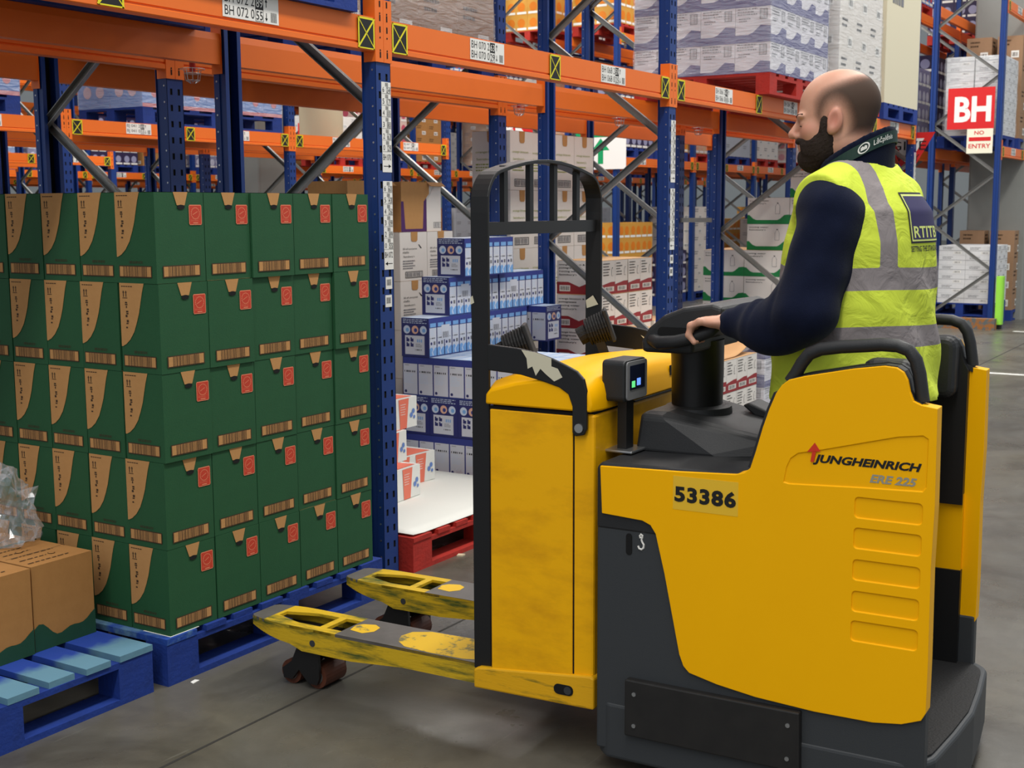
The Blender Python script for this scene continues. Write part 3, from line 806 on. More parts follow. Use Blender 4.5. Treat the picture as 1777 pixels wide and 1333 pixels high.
for k in range(N):
    u0, u1 = (k+0.07)/N, (k+0.95)/N; w = u1-u0
    f.rect(k/N-0.002, 0, k/N+0.003, 0.86, 6, 0.0008)
    f.rect(u0, 0.03, u1, 0.75, 1); f.rect(u0+0.1*w, 0.77, u1-0.05*w, 0.87, 2)
    f.poly([(u0, 0.03), (u1, 0.03), (u1, 0.25), (u0+0.5*w, 0.20), (u0+0.3*w, 0.26), (u0, 0.22)], 2, 0.0009)
    f.poly([(u0+0.4*w, 0.04), (u0+0.6*w, 0.04), (u0+0.45*w, 0.14), (u0+0.75*w, 0.22), (u0+0.55*w, 0.22), (u0+0.3*w, 0.13)], 4, 0.0012)
    f.disc(u0+0.25*w, 0.35, 0.14*w, 6, 0.001, 8); f.rect(u0+0.55*w, 0.31, u0+0.85*w, 0.40, 7, 0.001)
    f.bars(u0+0.08*w, 0.47, u0+0.92*w, 0.50, 4, 5); f.lines(u0+0.1*w, 0.54, u0+0.9*w, 0.73, 4, 4, k)
f.rect(0.23, 0.42, 0.385, 0.80, 1, 0.0016); f.bars(0.25, 0.46, 0.365, 0.62, 12, 7, 0.002); f.lines(0.25, 0.68, 0.36, 0.77, 2, 7)
f = Face(mb, '+y', BD); N = 5
for k in range(N):
    u0, u1 = (k+0.04)/N, (k+0.96)/N; w = u1-u0
    f.rect(u0, 0.03, u1, 0.82, 1); f.bars(u0+0.08*w, 0.60, u0+0.92*w, 0.645, 6, 5); f.lines(u0+0.1*w, 0.30, u0+0.8*w, 0.56, 7, 4, k); f.lines(u0+0.1*w, 0.75, u0+0.6*w, 0.79, 1, 7)
    f.disc(u0+0.16*w, 0.10, 0.09*w, 6, 0.001, 10)
f = Face(mb, 'top', BD); f.rect(0.0, 0.0, 1, 1, 2, 0.0004)
for k in range(6): f.rect(0.01+k/6.1, 0.03, 0.155+k/6.1, 0.97, 4, 0.0007)
BLUEM = mb.mesh('blue_carton', [M_NAVY, M_PANEL, M_SKY, M_PEACH, M_PALE, M_BLACK, M_NAVYD, M_GREY])
pallet('red pallet under the stack of blue and white cartons', 5.66, 3.26, 1.2, 1.0, 0.115, M_PRED, mw=M_PRED)
BZ = 0.1152; BT = BD[2]+0.0008
def blue(x, y, tier, rot, lab):
    z = BZ+tier*BT
    o = put('blue_carton', BLUEM, None, loc=(x, y, z), rotz=(math.pi/2 if rot else 0))
    tag(o, lab, 'carton', 'blue cartons of small packs')
X0b = 5.682
for tier, nm in ((0, 'bottom'), (2, 'third')):
    for q in range(2):
        for c in range(3):
            if c > 0 and tier == 0: continue
            blue(X0b+0.187*(c+1), 3.205+0.518*(1-q), tier, True, 'blue carton showing white pack fronts, %s tier, %s, %s row' % (nm, 'far end' if q == 0 else 'near end', ORD[c]))
for q in range(5):
    for c in range(2):
        if c == 1 and q < 4: continue
        blue(X0b+c*0.517, 4.245-0.187*(q+1), 1, False, 'blue carton end-on with three round pictures, second tier, %s from the back%s' % (ORD[q], ', inner' if c else ''))
blue(X0b, 4.057, 3, False, 'blue carton at the left end of the fourth tier beside the white cloth cartons')
blue(X0b+0.519, 4.053, 3, False, 'blue carton at the right end of the fourth tier')
blue(5.885, 4.06, 4, False, 'blue carton at the left of the fifth tier with a white label')
blue(5.885+0.518, 4.055, 4, False, 'blue carton at the right of the fifth tier')
blue(5.955, 4.0, 5, False, 'topmost blue carton of the stack')
blue(6.75+0.187, 3.938, 3, True, 'blue carton turned crosswise on the fourth tier showing its end')
crumple('plastic_film', 'torn clear film hanging at the foot of the blue cartons', (5.62, 3.83, 0.0), 0.06, 9.3, (0.35, 0.8, 2.0))

# ---------------------------------------------------------------- red pallet with white sheet and tissue packs
pallet('red wooden pallet with a white sheet on its deck beside the rack post', 4.36, 3.212, 1.22, 1.0, 0.155, M_PRED, mw=M_PRED)
sh = MB()
nx, ny = 14, 10
vs = [(4.375+1.18*i/nx, 3.222+0.975*j/ny, 0.159+0.002*math.sin(i*1.1)*math.sin(j*0.8)+(0.006 if (i in (0, nx)) else 0)) for j in range(ny+1) for i in range(nx+1)]
sh.add(vs, [(j*(nx+1)+i, j*(nx+1)+i+1, (j+1)*(nx+1)+i+1, (j+1)*(nx+1)+i) for j in range(ny) for i in range(nx)])
o = sh.build('layer_sheet', mat('sheet_white', (222, 222, 214), 0.7), None, smooth=True)
md = o.modifiers.new('thick', 'SOLIDIFY'); md.thickness = 0.002; md.offset = 1
tag(o, 'white card sheet covering the deck of the red pallet', 'sheet')
M_PACKW = mat('tissue_white', (226, 226, 220), 0.5, var=0.1)
M_SALMON = mat('tissue_salmon', (226, 116, 92), 0.5)
M_PBLU = mat('tissue_blue', (100, 130, 190), 0.5)
TD = (0.26, 0.30, 0.155)
mb = MB(); body(mb, TD)
f = Face(mb, '-y', TD); f.poly([(0.42, 0.0), (0.64, 0.0), (0.72, 0.97), (0.38, 0.97)], 1); f.poly([(0, 0), (0.12, 0), (0.2, 0.97), (0, 0.97)], 1)
f.disc(0.80, 0.40, 0.05, 2); f.disc(0.87, 0.52, 0.05, 2); f.disc(0.90, 0.32, 0.035, 2); f.lines(0.44, 0.4, 0.62, 0.8, 5, 0, 2, 0.25)
f = Face(mb, '-x', TD); f.lines(0.1, 0.2, 0.9, 0.8, 4, 3, 4); f.poly([(0.3, 0), (0.6, 0), (0.6, 0.97), (0.3, 0.97)], 1)
f = Face(mb, 'top', TD); f.poly([(0.1, 0.05), (0.9, 0.05), (0.8, 0.95), (0.2, 0.95)], 1)
TISM = mb.mesh('tissue_pack', [M_PACKW, M_SALMON, M_PBLU, M_GREY])
for x, y, z, r, lab in ((4.80, 3.66, 0.163, 0.06, 'white and salmon tissue pack on the sheet, front lower one by the post'), (5.14, 3.84, 0.163, -0.05, 'white tissue pack with a plain side, set behind on the sheet'),
                        (4.84, 3.76, 0.319, 0.10, 'white and salmon tissue pack in the middle of the pile'), (4.96, 3.80, 0.475, 0.03, 'topmost white and salmon tissue pack of the pile'), (4.84, 4.0, 0.163, 0, 'tissue pack at the back of the pile')):
    tag(put('tissue_pack', TISM, None, loc=(x, y, z), rotz=r), lab, 'tissue pack', 'tissue packs on the red pallet')

# ---------------------------------------------------------------- white cartons of cloths and tall white cartons (rack behind)
M_CW = mat('carton_white', (224, 218, 210), 0.7, var=0.15, scale=12, rgb2=(206, 198, 190))
M_CWG = mat('carton_greywhite', (196, 192, 186), 0.7, var=0.2, scale=12)
def cloth_mesh(d, kind):
    mb = MB(); body(mb, d)
    for fc in ('-y', '-x'):
        f = Face(mb, fc, d)
        f.poly([(0.40, 1.0), (0.41, 0.83), (0.45, 0.80), (0.60, 0.80), (0.64, 0.83), (0.65, 1.0)], 1)
        if kind == 'cloth':
            f.text('20 all purpose', 0.10, 0.63, 0.52, 0.045, 2); f.text('cloths', 0.10, 0.565, 0.22, 0.045, 2); f.text("Sainsbury's", 0.12, 0.47, 0.40, 0.05, 2)
            f.lines(0.10, 0.22, 0.55, 0.42, 4, 3, 2); f.poly([(0.76, 0.66), (0.80, 0.66), (0.70, 0.74), (0.67, 0.74)], 2)
        else:
            f.text('orange blossom', 0.10, 0.62, 0.70, 0.05, 4); f.text("Sainsbury's", 0.12, 0.50, 0.50, 0.05, 4); f.lines(0.10, 0.30, 0.6, 0.45, 3, 4, 2)
        f.frame(0.18, 0.06, 0.82, 0.19, 0.01, 2); f.bars(0.2, 0.08, 0.8, 0.17, 22, 3)
    f = Face(mb, 'top', d); f.rect(0, 0, 1, 1, 1, 0.0004)
    return mb.mesh('white_carton', [M_CW, M_KRAFT, M_BLACK, M_GREY, mat('ink_lime', (150, 160, 84), 0.6)])
CD = (0.27, 0.30, 0.284); CDM = cloth_mesh(CD, 'cloth'); CTD = (0.285, 0.30, 0.385); CTM = cloth_mesh(CTD, 'tall')
pallet('blue pallet under the white cloth cartons in the rear rack', 5.93, 4.44, 1.05, 0.9, 0.15, z=0.15)
pallet('spare blue pallet below the one carrying the white cloth cartons', 5.93, 4.44, 1.05, 0.9, 0.15)
for k in range(4):
    for i in range(2):
        tag(put('white_carton', CDM, None, loc=(5.97+i*0.272+0.0, 4.46, 0.302+k*CD[2])), 'white cloth carton behind the blue cartons, %s tier, %s from the post' % (ORD[k], ORD[i]), 'carton', 'white cloth cartons')
for k in range(3):
    for i in range(2, 3):
        tag(put('white_carton', CDM, None, loc=(5.97+i*0.272, 4.47, 0.302+k*CD[2])), 'white cloth carton half behind the blue cartons, %s tier, %s from the post' % (ORD[k], ORD[i]), 'carton', 'white cloth cartons')
# open display carton, brown inside with purple edge
M_PURPLE = mat('carton_purple', (78, 38, 96), 0.6)
def display_carton(loc, lab):
    t = thing('display_carton', lab, 'carton', loc); d = (0.40, 0.28, 0.285)
    mb = MB(); body(mb, d); f = Face(mb, '-y', d)
    f.rect(0, 0, 0.63, 1, 1); f.poly([(0.10, 0.06), (0.53, 0.06), (0.56, 0.62), (0.70, 0.78), (0.70, 1.0), (0.0, 1.0), (0.0, 0.62), (0.06, 0.62)], 2, 0.001)
    f.poly([(0.63, 0.63), (0.86, 1.0), (1.0, 1.0), (1.0, 0.0), (0.63, 0.0)], 0, 0.0014); f.frame(0.80, 0.07, 1.0, 0.19, 0.008, 3, 0.0018); f.bars(0.82, 0.085, 0.98, 0.175, 10, 4, 0.0018)
    f.lines(0.86, 0.25, 0.99, 0.50, 6, 3, 2); f.lines(0.69, 0.52, 0.79, 0.62, 3, 3, 5)
    f = Face(mb, '-x', d); f.rect(0, 0, 1, 1, 2)
    mb.build('box', [M_CW, M_PURPLE, M_KRAFT, M_BLACK, M_GREY], t)
    MB().prism([(-0.03, d[2]-0.018), (-0.026, d[2]-0.020), (0.0, d[2]+0.002), (0.2, d[2]+0.01), (0.2, d[2]+0.013), (0.0, d[2]+0.005)], 'x', 0.26, 0.41).build('flap', M_KRAFT, t)
    MB().box((0, 0, d[2]), (0.26, d[1], d[2]+0.003)).build('flap', M_KRAFT, t)
display_carton((6.0, 4.47, 0.302+4*CD[2]), 'open display carton, brown with a purple edge, on top of the white cloth cartons')
display_carton((5.55, 4.5, 0.302+4*CD[2]), 'open display carton showing over the top of the green stack')
for k in range(4):
    tag(put('white_carton', CDM, None, loc=(5.55, 4.5, 0.302+k*CD[2])), 'white cloth carton beyond the post, %s tier under the far display carton' % ORD[k], 'carton', 'white cloth cartons')
pallet('blue pallet under the second display carton column', 4.75, 4.46, 1.15, 0.85, 0.15, z=0.15)
pallet('spare blue pallet below the second display carton column', 4.75, 4.46, 1.15, 0.85, 0.15)
pallet('blue pallet under the tall white cartons', 7.17, 4.45, 1.2, 1.0, 0.15)
for i in range(4):
    for k in range(5):
        z = 0.152+k*CTD[2]
        if k == 4 and i == 9: continue
        tag(put('tall_carton', CTM, None, loc=(7.20+i*0.288, 4.47+(0.02 if i == 1 else 0), z)), 'tall white carton in the rear rack, %s column from the post, %s tier' % (ORD[i], ORD[k]), 'carton', 'tall white cartons')

# ---------------------------------------------------------------- red and white cartons of ironing water
M_CRED = mat('carton_red', (150, 44, 48), 0.6, var=0.15, scale=10)
M_CGRN = mat('carton_leafgreen', (24, 128, 66), 0.6, var=0.15, scale=10)
def water_mesh(d, col, lines, chevron):
    mb = MB(); body(mb, d)
    def bottle(f, u, v, s):
        t = 0.010
        f.rect(u-0.018*s, v+0.155*s, u+0.018*s, v+0.185*s, 2, 0.001)
        pts = [(u-0.055*s, v-0.24*s), (u+0.055*s, v-0.24*s), (u+0.055*s, v+0.06*s), (u+0.015*s, v+0.15*s), (u-0.015*s, v+0.15*s), (u-0.055*s, v+0.06*s)]
        f.poly(pts, 3, 0.0008); f.poly([(u+(a-u)*0.86, v+(b-v)*0.95) for a, b in pts], 0, 0.0011)
    f = Face(mb, '-x', d)
    if chevron: f.poly([(0, 0), (1, 0), (1, 0.36), (0.74, 0.36), (0.5, 0.22), (0.26, 0.36), (0, 0.36)], 1)
    else: f.poly([(0, 0), (1, 0), (1, 0.36), (0.88, 0.34), (0.78, 0.20), (0.72, 0.15), (0.22, 0.15), (0.14, 0.20), (0.05, 0.34), (0, 0.34)], 1)
    for k, s in enumerate(lines): f.text(s, 0.05, 0.84-0.10*k, min(0.036*len(s), 0.6), 0.062, 2, 0.01)
    bottle(f, 0.72, 0.62, 1.0)
    if chevron: f.rect(0.06, 0.08, 0.30, 0.26, 0, 0.001); f.bars(0.08, 0.11, 0.28, 0.23, 16, 2)
    f = Face(mb, '-y', d); n = 2
    for k in range(n):
        a, b = k/n, (k+1)/n; w = b-a
        if chevron: f.poly([(a, 0), (b, 0), (b, 0.36), (a+0.7*w, 0.36), (a, 0.28)], 1)
        else: f.poly([(a, 0), (b, 0), (b, 0.22+0.10*(k % 2)), (a+0.5*w, 0.16), (a, 0.22+0.10*((k+1) % 2))], 1)
        f.lines(a+0.1*w, 0.50, a+0.60*w, 0.92, 5, 2, k+2, 0.32); f.rect(a-0.002, 0, a+0.002, 0.97, 3, 0.0012); bottle(f, a+0.8*w, 0.68, 0.6)
        if chevron: f.rect(a+0.2*w, 0.08, b-0.08*w, 0.22, 0, 0.001); f.bars(a+0.25*w, 0.10, b-0.12*w, 0.20, 10, 2)
    f = Face(mb, 'top', d); f.rect(0, 0, 1, 1, 4, 0.0004)
    return mb.mesh('water_carton', [M_CW, col, M_BLACK, M_GREY, mat('kraft_light', (206, 164, 118), 0.8, var=0.2)])
RD = (0.36, 0.33, 0.2155); RM = water_mesh(RD, M_CRED, ('orange blossom &', 'pomegranate', 'ironing water', "Sainsbury's"), True)
pallet('red pallet under the red and white cartons of ironing water', 7.17, 3.14, 1.1, 1.06, 0.155, M_PRED, mw=M_PRED)
RZ = 0.156; RT = RD[2]+0.001
def rw(x, y, k, lab, rot=0): tag(put('ironing_water_carton', RM, None, loc=(x, y, RZ+k*RT), rotz=rot), lab, 'carton', 'red and white cartons')
for k in range(2):
    for i in range(3):
        for j in range(3):
            if i > 0 and j > 0 and k < 1: continue
            rw(7.18+i*0.3615, 3.15+j*0.3315, k, 'red and white carton, %s tier, %s along the aisle and %s deep' % (ORD[k], ORD[i], ORD[j]))
for k, xs_ in ((2, (7.18, 7.542, 7.95)), (3, (7.18, 7.56)), (4, (7.22, 7.59))):
    for q, x in enumerate(xs_):
        rw(x, 3.78+0.02*(k == 4), k, 'red and white carton in the back row, %s tier, %s from the post' % (ORD[k], ORD[q]))
rw(7.18, 3.444, 2, 'red and white carton in the middle row, third tier, beside the steel brace')
# ---------------------------------------------------------------- wrapped loads and layer card
M_CARD = mat('layer_card', (206, 158, 108), 0.8, var=0.2, scale=4)
def curled(lab, x0, y0, lx, ly, z, lift, seed):
    mb = MB(); nx, ny = 12, 8; rr = random.Random(seed); vs = []
    for j in range(ny+1):
        for i in range(nx+1):
            u, v = i/nx, j/ny
            vs.append((x0+lx*u, y0+ly*v, z+lift*max(0, u+(1-v)*0.5-0.9)**1.6+0.004*math.sin(7*u)*v))
    mb.add(vs, [(j*(nx+1)+i, j*(nx+1)+i+1, (j+1)*(nx+1)+i+1, (j+1)*(nx+1)+i) for j in range(ny) for i in range(nx)])
    o = mb.build('layer_card', M_CARD, None, smooth=True); m_ = o.modifiers.new('t', 'SOLIDIFY'); m_.thickness = 0.003; m_.offset = 1
    return tag(o, lab, 'card sheet')
curled('brown layer card with a curled end lying on the second tier', 7.62, 3.17, 0.70, 0.58, RZ+2*RT+0.005, 0.30, 1)
# green and white cartons
WD = (0.36, 0.36, 0.213); WM = water_mesh(WD, M_CGRN, ('ironing water', "Sainsbury's"), False)
pallet('blue pallet under the green and white cartons', 9.98, 3.20, 1.15, 1.12, 0.155)
for k, cells in enumerate(([(0, 0), (0, 1), (0, 2), (1, 0), (2, 0)], [(0, 0), (0, 1), (0, 2), (1, 0), (2, 0)], [(0, 0), (0, 1), (0, 2), (1, 0), (2, 0)], [(0, 0), (0, 1), (0, 2), (1, 0), (2, 0)], [(0, 0), (0, 1), (0, 2), (1, 0), (1, 2), (2, 0)], [(0, 1), (1, 1), (2, 1), (0, 0)], [(0, 0), (0, 1), (1, 1)], [(0, 0)])):
    for i, j in cells:
        xx = 10.0+i*0.362+(0.05 if k > 4 else 0)
        tag(put('green_white_carton', WM, None, loc=(xx, 3.22+j*0.362, 0.156+k*0.2135)), 'green and white carton, %s tier, %s along the rack and %s deep' % (ORD[k], ORD[i], ORD[j]), 'carton', 'green and white cartons')

M_WRAP = bpy.data.materials.new('stretch_wrap'); M_WRAP.use_nodes = True
_n = M_WRAP.node_tree; _b = _n.nodes['Principled BSDF']
_b.inputs['Base Color'].default_value = (0.92, 0.94, 0.97, 1); _b.inputs['Roughness'].default_value = 0.16; _b.inputs['Alpha'].default_value = 0.26; _b.inputs['Specular IOR Level'].default_value = 0.8
_t = _n.nodes.new('ShaderNodeTexCoord'); _m = _n.nodes.new('ShaderNodeMapping'); _m.inputs['Scale'].default_value = (2.0, 2.0, 9.0); _m.inputs['Rotation'].default_value = (0.3, 0.25, 0)
_x = _n.nodes.new('ShaderNodeTexNoise'); _x.inputs['Scale'].default_value = 3.0; _x.inputs['Detail'].default_value = 5; _x.inputs['Distortion'].default_value = 1.2
_p2 = _n.nodes.new('ShaderNodeBump'); _p2.inputs['Strength'].default_value = 0.9; _p2.inputs['Distance'].default_value = 0.05
_n.links.new(_t.outputs['Object'], _m.inputs[0]); _n.links.new(_m.outputs[0], _x.inputs['Vector']); _n.links.new(_x.outputs['Fac'], _p2.inputs['Height']); _n.links.new(_p2.outputs[0], _b.inputs['Normal'])
WRAPM = {}
def wrap_mesh(lx, ly, h):
    k = (round(lx, 2), round(ly, 2), round(h, 2))
    if k not in WRAPM:
        mb = MB(); ps = rrect(-0.012, -0.012, lx+0.012, ly+0.012, 0.03, 3); rings = []
        for q in range(9):
            s = 0.004*math.sin(q*2.1); rings.append([(x+s*(1 if x > lx/2 else -1), y+s*(1 if y > ly/2 else -1), h*q/8) for x, y in ps])
        mb.loft(rings, caps=False); WRAPM[k] = mb.mesh('stretch_wrap', M_WRAP)
    return WRAPM[k]
M_VIOLET = mat('carton_violet', (76, 72, 132), 0.55)
def violet_mesh(d):
    mb = MB(); body(mb, d)
    for fc in ('-x', '-y'):
        f = Face(mb, fc, d)
        f.rect(0, 0.86, 1, 1, 1)
        f.poly([(0, 0), (1, 0), (1, 0.30), (0.72, 0.34), (0.50, 0.14), (0.36, 0.08), (0, 0.08)], 1)
        f.lines(0.06, 0.60, 0.62, 0.82, 3, 2, 2, 0.4); f.lines(0.10, 0.42, 0.5, 0.55, 2, 2, 5, 0.4); f.rect(0.68, 0.50, 0.90, 0.80, 2); f.bars(0.69, 0.52, 0.89, 0.78, 6, 0, 0.001)
    return mb.mesh('carton', [mat('carton_lilacwhite', (216, 212, 218), 0.6), M_VIOLET, M_GREY])
def plain_mesh(d, m, ink=None, lab=False, key='carton'):
    mb = MB(); body(mb, d); ink = ink or M_GREY
    for fc in ('-x', '-y'):
        f = Face(mb, fc, d); f.rect(0, 0.485, 1, 0.515, 1, 0.0005) if key == 'taped' else None
        f.lines(0.15, 0.55, 0.7, 0.85, 2, 1, 7, 0.4)
        if lab: f.rect(0.55, 0.15, 0.85, 0.42, 2); f.bars(0.58, 0.2, 0.82, 0.36, 6, 1)
    return mb.mesh('carton', [m, ink, M_WHITE])
PJ = {}
def load(lab, x0, y0, z0, nx, ny, nz, d, cm, wrap=True, pm=None, ph=0.15, split=True, group=None, sk=None):
    """pallet load: a pallet with a block of cartons held by stretch wrap"""
    lx, ly = nx*d[0], ny*d[1]
    t = thing('pallet_load', lab, 'pallet load', (x0, y0, z0), 0, group)
    k = (round(lx, 2), round(ly, 2), ph, (pm or M_PBLUE).name)
    if k not in PJ: PJ[k] = pallet_joined(max(lx, 0.9), max(ly, 0.8), ph).mesh('pallet', pm or M_PBLUE)
    put('pallet', PJ[k], t)
    if split:
        for kz in range(nz):
            for i in range(nx):
                for j in range(ny):
                    if i > 0 and j > 0 and kz < nz-1: continue
                    if sk and sk(i, j, kz): continue
                    put('carton', cm, t, loc=(i*d[0], j*d[1], ph+kz*d[2]))
    else:
        key = ('J', nx, ny, nz, cm.name)
        if key not in PJ:
            mb = MB(); vv = [tuple(v.co) for v in cm.vertices]; ff = [tuple(p.vertices) for p in cm.polygons]; mm = [p.material_index for p in cm.polygons]
            for kz in range(nz):
                for i in range(nx):
                    for j in range(ny):
                        if i > 0 and j > 0: continue
                        o_ = len(mb.v); mb.v += [(a+i*d[0], b+j*d[1], c+ph+kz*d[2]) for a, b, c in vv]; mb.f += [tuple(q+o_ for q in f_) for f_ in ff]; mb.m += mm
            PJ[key] = mb.mesh('cartons', list(cm.materials))
        c = put('cartons', PJ[key], t); c['kind'] = 'stuff'
    if wrap:
        put('stretch_wrap', wrap_mesh(lx, ly, nz*d[2]), t, loc=(0, 0, ph))
    return t
VD = (0.30, 0.255, 0.235); VM = violet_mesh(VD)
L1 = 2.334
load('shrink-wrapped load of white and violet cartons on a red pallet on the beam', 8.44, 3.17, L1, 4, 4, 5, VD, VM, True, M_PRED, 0.145)
load('shrink-wrapped load of white cartons behind the head of the driver', 9.98, 3.19, L1, 3, 3, 4, (0.38, 0.33, 0.30), plain_mesh((0.38, 0.33, 0.30), M_CW, M_BLACK, True), True, M_PRED, 0.145)
load('wrapped load of violet and white cartons on the floor behind the driver', 8.44, 3.16, 0, 4, 4, 3, (0.29, 0.26, 0.20), violet_mesh((0.29, 0.26, 0.20)), True, M_PRED, 0.15)
KM = plain_mesh((0.4, 0.33, 0.34), mat('kraft_dull', (158, 124, 94), 0.8, var=0.25, scale=8), M_BROWNINK, True)
load('load of brown cartons on the first beam of the rear rack, left of the bay', 4.42, 4.40, L1, 3, 3, 4, (0.4, 0.33, 0.34), KM, True)
load('load of brown cartons on the first beam of the rear rack, right of the bay', 5.70, 4.40, L1, 3, 3, 4, (0.4, 0.33, 0.34), KM, True)
load('wrapped load of brown cartons on the beam over the green stack', 2.92, 3.22, L1, 3, 3, 4, (0.38, 0.31, 0.34), KM, True)
load('wrapped load of brown cartons on the beam over the brown boxes', 1.62, 3.22, L1, 3, 3, 4, (0.38, 0.31, 0.34), KM, True)
# cream panel load, boxes by the BH board
load('cream sheet load standing on the beam behind the head of the driver', 11.36, 3.22, L1, 1, 1, 1, (1.12, 0.9, 1.35), plain_mesh((1.12, 0.9, 1.35), mat('cream_sheet', (214, 206, 180), 0.7)), False, None, 0.14)
WB = (0.31, 0.345, 0.125)
WBM = plain_mesh(WB, mat('carton_cleanwhite', (220, 220, 220), 0.65, var=0.1), M_GREY, True, 'taped')
load('load of flat white cartons on a blue pallet under the BH board', 17.45, 3.46, 0.16, 3, 2, 6, WB, WBM, False, None, 0.15)
pallet('blue pallet standing below the flat white cartons', 17.45, 3.46, 0.93, 0.8, 0.158)
load('wrapped load of white cartons behind the BH board', 17.45, 3.44, L1, 3, 2, 8, (0.31, 0.36, 0.125), WBM, True, None, 0.15)
load('load of brown cartons high on the rack above the BH board', 18.55, 3.42, L1, 3, 2, 4, (0.4, 0.40, 0.34), KM, False)
load('load of brown cartons on the floor beside the fluorescent post guard', 18.6, 3.42, 0, 3, 2, 4, (0.4, 0.40, 0.25), KM, False)
# fluorescent post guard and base rail
tag(MB().prism(rrect(17.25, 3.285, 17.39, 3.375, 0.03, 3), 'z', 0.06, 0.68).build('post_protector', mat('fluoro_green', (150, 220, 70), 0.5), None), 'fluorescent green guard sleeve on the corner post below the BH board', 'post guard')
MB().prism(rrect(17.27, 3.295, 17.37, 3.365, 0.02, 3), 'z', 0.0, 0.06).build('foot', M_BLACK, COL.objects['post_protector'])
tag(MB().box((17.10, 3.34, 0.0), (17.24, 4.35, 0.14)).build('kerb_rail', mat('chipped_paint', (150, 96, 44), 0.8, rgb2=(90, 96, 96), scale=14, thr=(0.45, 0.55)), None), 'chipped orange and grey floor barrier at the foot of the BH rack end', 'barrier')

# background loads: kinds and places
def tin_mesh(d, c1, c2):
    mb = MB(); body(mb, d)
    for fc in ('-x', '-y'):
        f = Face(mb, fc, d)
        for k in range(2): f.disc(0.27+0.46*k, 0.5, 0.17, 1); f.rect(0.04+0.5*k, 0.06, 0.46+0.5*k, 0.2, 2)
    return mb.mesh('carton', [mat('c_%d_%d_%d' % c1, c1, 0.6, var=0.1), mat('c_%d_%d_%d' % c2, c2, 0.55), M_WHITE])
KD = (0.40, 0.40, 0.24)
KINDS = [('yellow tinned', tin_mesh(KD, (206, 150, 60), (214, 120, 20))), ('purple', tin_mesh(KD, (62, 48, 130), (190, 190, 214))),
         ('white', plain_mesh(KD, M_CW, M_GREY, True)), ('brown', plain_mesh(KD, M_KRAFT2, M_BROWNINK, True)),
         ('blue and red', tin_mesh(KD, (60, 120, 190), (190, 70, 80))), ('pale pink', tin_mesh(KD, (214, 186, 176), (190, 80, 100))),
         ('silver wrapped', plain_mesh(KD, mat('c_silver', (170, 174, 182), 0.4), M_GREY)), ('dark violet crated', tin_mesh(KD, (44, 34, 70), (150, 150, 180)))]
# blue cartons on the BJ rack
BJD = (0.26, 0.42, 0.33)
mb = MB(); body(mb, BJD)
f = Face(mb, '-y', BJD); f.rect(0.1, 0.70, 0.9, 0.92, 1); f.bars(0.14, 0.73, 0.86, 0.89, 10, 3); f.disc(0.55, 0.38, 0.15, 2); f.rect(0, 0, 1, 0.10, 2)
f = Face(mb, '-x', BJD); f.disc(0.3, 0.45, 0.13, 4); f.disc(0.7, 0.45, 0.13, 4); f.rect(0.1, 0.72, 0.5, 0.9, 2)
BJM = mb.mesh('carton', [mat('c_azure', (70, 124, 196), 0.55, var=0.15), M_WHITE, mat('c_rose', (190, 84, 96), 0.55), M_GREY, mat('c_blush', (206, 170, 180), 0.5)])
load('wrapped load of azure cartons with white labels on the BJ rack, right of its bay', 8.1, 8.86, 2.334, 7, 2, 4, BJD, BJM, True)
load('wrapped load of azure cartons on the BJ rack, at the left of the bay', 5.0, 8.86, 2.334, 7, 2, 4, BJD, BJM, True)
M_ROLL = mat('cream_roll', (222, 212, 178), 0.6)
tag(MB().cyl((0, 0, 0), (0, 0, 1.35), 0.27, 32).build('paper_roll', M_ROLL, None, loc=(12.45, 10.48, 2.334), smooth=True), 'tall cream roll standing on the rack behind the BJ beam', 'paper roll')
rb = random.Random(21)
LNAME = {0.0: 'floor', 2.334: 'first beam', 4.151: 'second beam'}
def fill(y0, xs, levels, rows, names, split, prob=0.85, only=None, seed=1, first=None):
    rr = random.Random(seed)
    for li, z in enumerate(levels):
        for b in range(len(xs)-1):
            for q in range(2):
                for rk, dy in enumerate(rows):
                    kd = rr.choice(KINDS) if not only else KINDS[rr.choice(only)]
                    if first and b == 0: kd = KINDS[first[(li+q) % len(first)]]
                    nz = rr.choice((3, 4, 5)) if z > 0 else rr.choice((3, 4, 5, 6)); u = rr.random()
                    if u > prob: continue
                    load('%s load on %s of %s, %s bay, %s half' % (kd[0], LNAME[z], names[rk], ORD[b], 'near' if q == 0 else 'far'),
                         xs[b]+0.10+q*1.33, y0+dy, z, 3, 2, nz, KD, kd[1], rr.random() < 0.35, rr.choice((None, None, M_PRED)), 0.15, split, 'background pallet loads')
LVL = (0.0, 2.334, 4.151)
fill(ROW2, run(17.33, 7), LVL, (0.05, 1.25), ('green-arrow row', 'BK-board row'), False, 0.8, None, 5, (0, 7))
fill(3.40, run(17.33, 4), LVL[1:], (1.25,), ('BH-board rear row',), False, 0.8, None, 6)
fill(3.40, run(20.13, 3), LVL, (0.05,), ('BH-board row',), False, 0.9, (3, 2), 7)
fill(ROW3, run(17.33, 7), LVL, (0.05,), ('BL-board row',), False, 0.8, None, 8)
fill(ROW3, run(7.2, 3), LVL[1:], (0.05,), ('third row',), False, 0.6, (4, 2, 6), 9)
fill(ROW2, run(10.05, 2), LVL[2:], (0.05,), ('BJ row',), False, 0.7, None, 10)
fill(ROW4, run(14.5, 8), LVL, (0.05,), ('fourth row',), False, 0.8, None, 11)
fill(ROW5, run(17.3, 9), LVL[:2], (0.05,), ('farthest row',), False, 0.85, None, 12)

